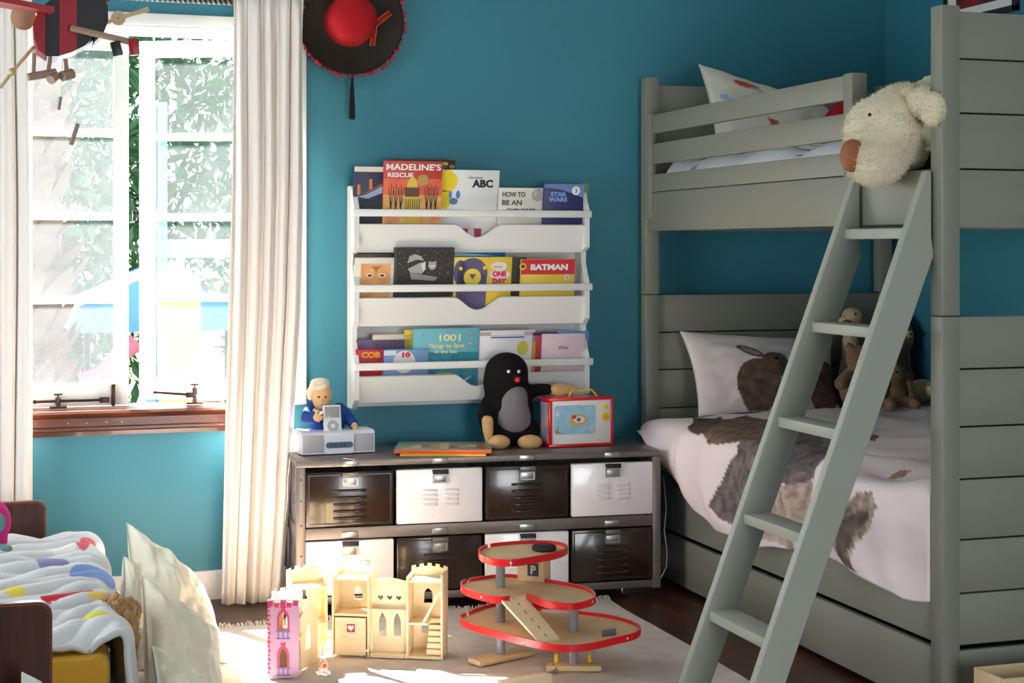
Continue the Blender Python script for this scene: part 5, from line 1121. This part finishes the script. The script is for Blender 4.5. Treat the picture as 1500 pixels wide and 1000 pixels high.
def tdv(s, t):
    y = 3.735+1.30*t; L = .80+.08+.24*(1-.55*t); q = s*L
    if q < .80: x = -.565+q; z = .325
    elif q < .88: a = (q-.80)/.08*PI/2; x = .235+.035*math.sin(a); z = .325-.05*(1-math.cos(a))
    else: x = .270+.012*math.sin((q-.88)*9); z = .275-(q-.88)
    top = clamp((.84-q)/.08, 0, 1)
    w_ = .011*math.sin(y*42-x*22+4*nz(x*3, y*2.5, 1))*(.4+.6*clamp(1.5*nz(x*2, y*2, 8)+.7, 0, 1))+.018*nz(x*4, y*3.5, 2)+.008*nz(x*11, y*13, 3)+.0042*math.sin(y*105-x*60+5*nz(x*5, y*5, 6))
    z += w_*top+.010*math.sin(PI*clamp(t, 0, 1))*top-.02*(1-top)*0
    x += (1-top)*.014*math.sin(y*22+2*nz(y*3, z*3, 1))
    if t < .05: z -= (.05-t)/.05*.035*top
    if t > .93: z -= (t-.93)/.07*.05*top
    return Vector((x, y, z))
def el_(cx, cy, rx, ry, ro=0, n=26):
    a = R(ro); return [(cx+rx*math.cos(t)*math.cos(a)-ry*math.sin(t)*math.sin(a), cy+rx*math.cos(t)*math.sin(a)+ry*math.sin(t)*math.cos(a)) for t in [2*PI*i/n for i in range(n)]]
PRINT_T = [([(.745, .73), (.79, .86), (.825, .87), (.855, .84), (.85, .80), (.82, .83), (.765, .70)], (214, 92, 104)),
    (el_(.70, .735, .045, .05, 20), (236, 232, 222)), (el_(.67, .55, .05, .055, 10), (146, 142, 188)), (el_(.745, .43, .06, .055, 15), (122, 148, 202)), (el_(.72, .40, .03, .03), (122, 148, 202))]
PRINT_T += [(el_(.612+.018*k, .205+.010*k, .014, .026), (196, 22, 40)) for k in range(6)]
PRINT_T += [(el_(.715, .225, .022, .016), (232, 200, 110)), (el_(.70, .085, .034, .030, 20), (226, 214, 90)), (el_(.712, .075, .026, .020, 20), (232, 160, 50)), (el_(.57, .34, .024, .022), (206, 196, 60)), (el_(.53, .29, .020, .020), (206, 50, 70)), (el_(.545, .265, .024, .014), (230, 206, 80))]
def toddler_print(s, t):
    c = srgb(212, 211, 210)
    for poly, cc in PRINT_T:
        if inpoly(s+.002*nz(s*30, t*30, 1), t+.003*nz(s*30, t*30, 4), poly): c = srgb(*cc)
    return c
NU2, NV2 = 260, 320
o = MB().grid(lambda i, j: tdv(i, j), NU2, NV2).obj('child_duvet', 'duvet_print', None, angle=180, fix=False)
at = o.data.color_attributes.new('print', 'FLOAT_COLOR', 'POINT'); k = 0
for j in range(NV2+1):
    for i in range(NU2+1): at.data[k].color = (*toddler_print(i/NU2, j/NV2), 1); k += 1
s_ = o.modifiers.new('t', 'SOLIDIFY'); s_.thickness = .016; s_.offset = 1
tag(o, "white duvet with bright coloured shapes on the child's low bed", 'duvet')
pk = thing('pink_plush', "bright pink plush with teal patch on the child's bed", 'plush toy', (W(-12, 800, Y=4.75).x, 4.75, .37))
blob('body', 'plush_pink', [('s', (-.02, 0, .05), (.075, .06, .075)), ('s', (-.02, 0, .0), (.065, .06, .05))], pk, .007, 4); blob('patch', 'plush_teal', [('s', (.012, -.045, .055), (.028, .016, .032))], pk, .005, 2); blob('foot', 'plush_teal', [('s', (.02, -.06, -.02), (.04, .035, .018))], pk, .005, 2)
pp_ = MB(); pc0 = W(40, 992, Y=3.5)
t = thing('folded_paper', 'crumpled white paper standing in front of the low bed', 'paper', (pc0.x, 3.5, 0))
pp_.add([(-.02, 0, 0), (.03, -.02, 0), (.04, .02, 0), (-.012, .0, pc0.z+.014), (.018, -.008, pc0.z-.002), (.03, .012, pc0.z-.015)], [(0, 1, 4, 3), (1, 2, 5, 4), (3, 4, 5)]).obj('sheet', 'white_paint', t, flat_=True); 
m_ = t.children[0].modifiers.new('t', 'SOLIDIFY'); m_.thickness = .001

# cream floor cushions leaning against the bed
def WXp(u, v, X): return W(u, v, X=X)
CU = 'cream floor cushions beside the bed'
def cush(label, c, th, **k): o = pillow('floor_cushion', 'cushion', None, c, th, n=54, **k); tag(o, label, 'cushion', CU); return o
cush('largest cream floor cushion, rising to a point beside the low bed under the window', [(.345, 4.36, .06), (.60, 4.40, .05), (.565, 4.66, .18), (.345, 4.70, .41)], .27, pull=.09, wr=.011, seed=1.3, pw=.42)
cush('cream floor cushion with peaked corner in front of the largest one', [(.335, 3.92, .06), (.535, 4.00, .06), (.545, 4.22, .18), (.342, 4.14, .365)], .19, pull=.10, wr=.009, seed=3.7, pw=.42)
cush('small piped cushion wedged between the low bed and the floor cushions', [(.305, 4.22, .20), (.355, 4.25, .20), (.352, 4.31, .365), (.308, 4.285, .392)], .075, pull=.06, wr=.002, seed=5.2, pw=.4)
cush('nearest cream floor cushion at the bottom of the pile', [(.345, 3.64, .06), (.475, 3.70, .06), (.475, 3.90, .13), (.340, 3.83, .262)], .16, pull=.10, wr=.009, seed=8.1, pw=.42)
tc = thing('curly_bear', 'curly brown plush bear wedged between duvet and cushions', 'plush toy', W(180, 905, Y=4.0))
tcl = tc.location.copy()
def TC(u, v, Y=4.0): return W(u, v, Y=Y)-tcl
blob('body', 'plush_curly', [('s', TC(170, 888), (.030, .03, .026)), ('s', TC(186, 896), (.03, .03, .03)), ('s', TC(158, 884), (.016, .02, .016)), limb([TC(188, 905), TC(190, 930), TC(188, 960)], [.02, .022, .018]), limb([TC(180, 915), TC(184, 935)], [.018, .02])], tc, .005, 2, .014, .008)
CB = [(TC(170, 888), (.032, .03, .028)), (TC(186, 896), (.032, .03, .032)), (TC(158, 884), (.018, .02, .018)), (TC(189, 918), (.021, .02, .03)), (TC(190, 938), (.022, .02, .03)), (TC(188, 958), (.018, .018, .024))]
cl_ = MB(); rq = random.Random(5)
for c_, r_ in CB:
    for k in range(95):
        d_ = Vector((rq.gauss(0, 1), rq.gauss(0, 1), rq.gauss(0, 1))).normalized(); cl_.sph(Vector(c_)+Vector((d_.x*r_[0], d_.y*r_[1], d_.z*r_[2])), rq.uniform(.004, .0075), 7, 5)
o = cl_.obj('curls', 'plush_curly', tc, angle=180, fix=False); o['kind'] = 'stuff'
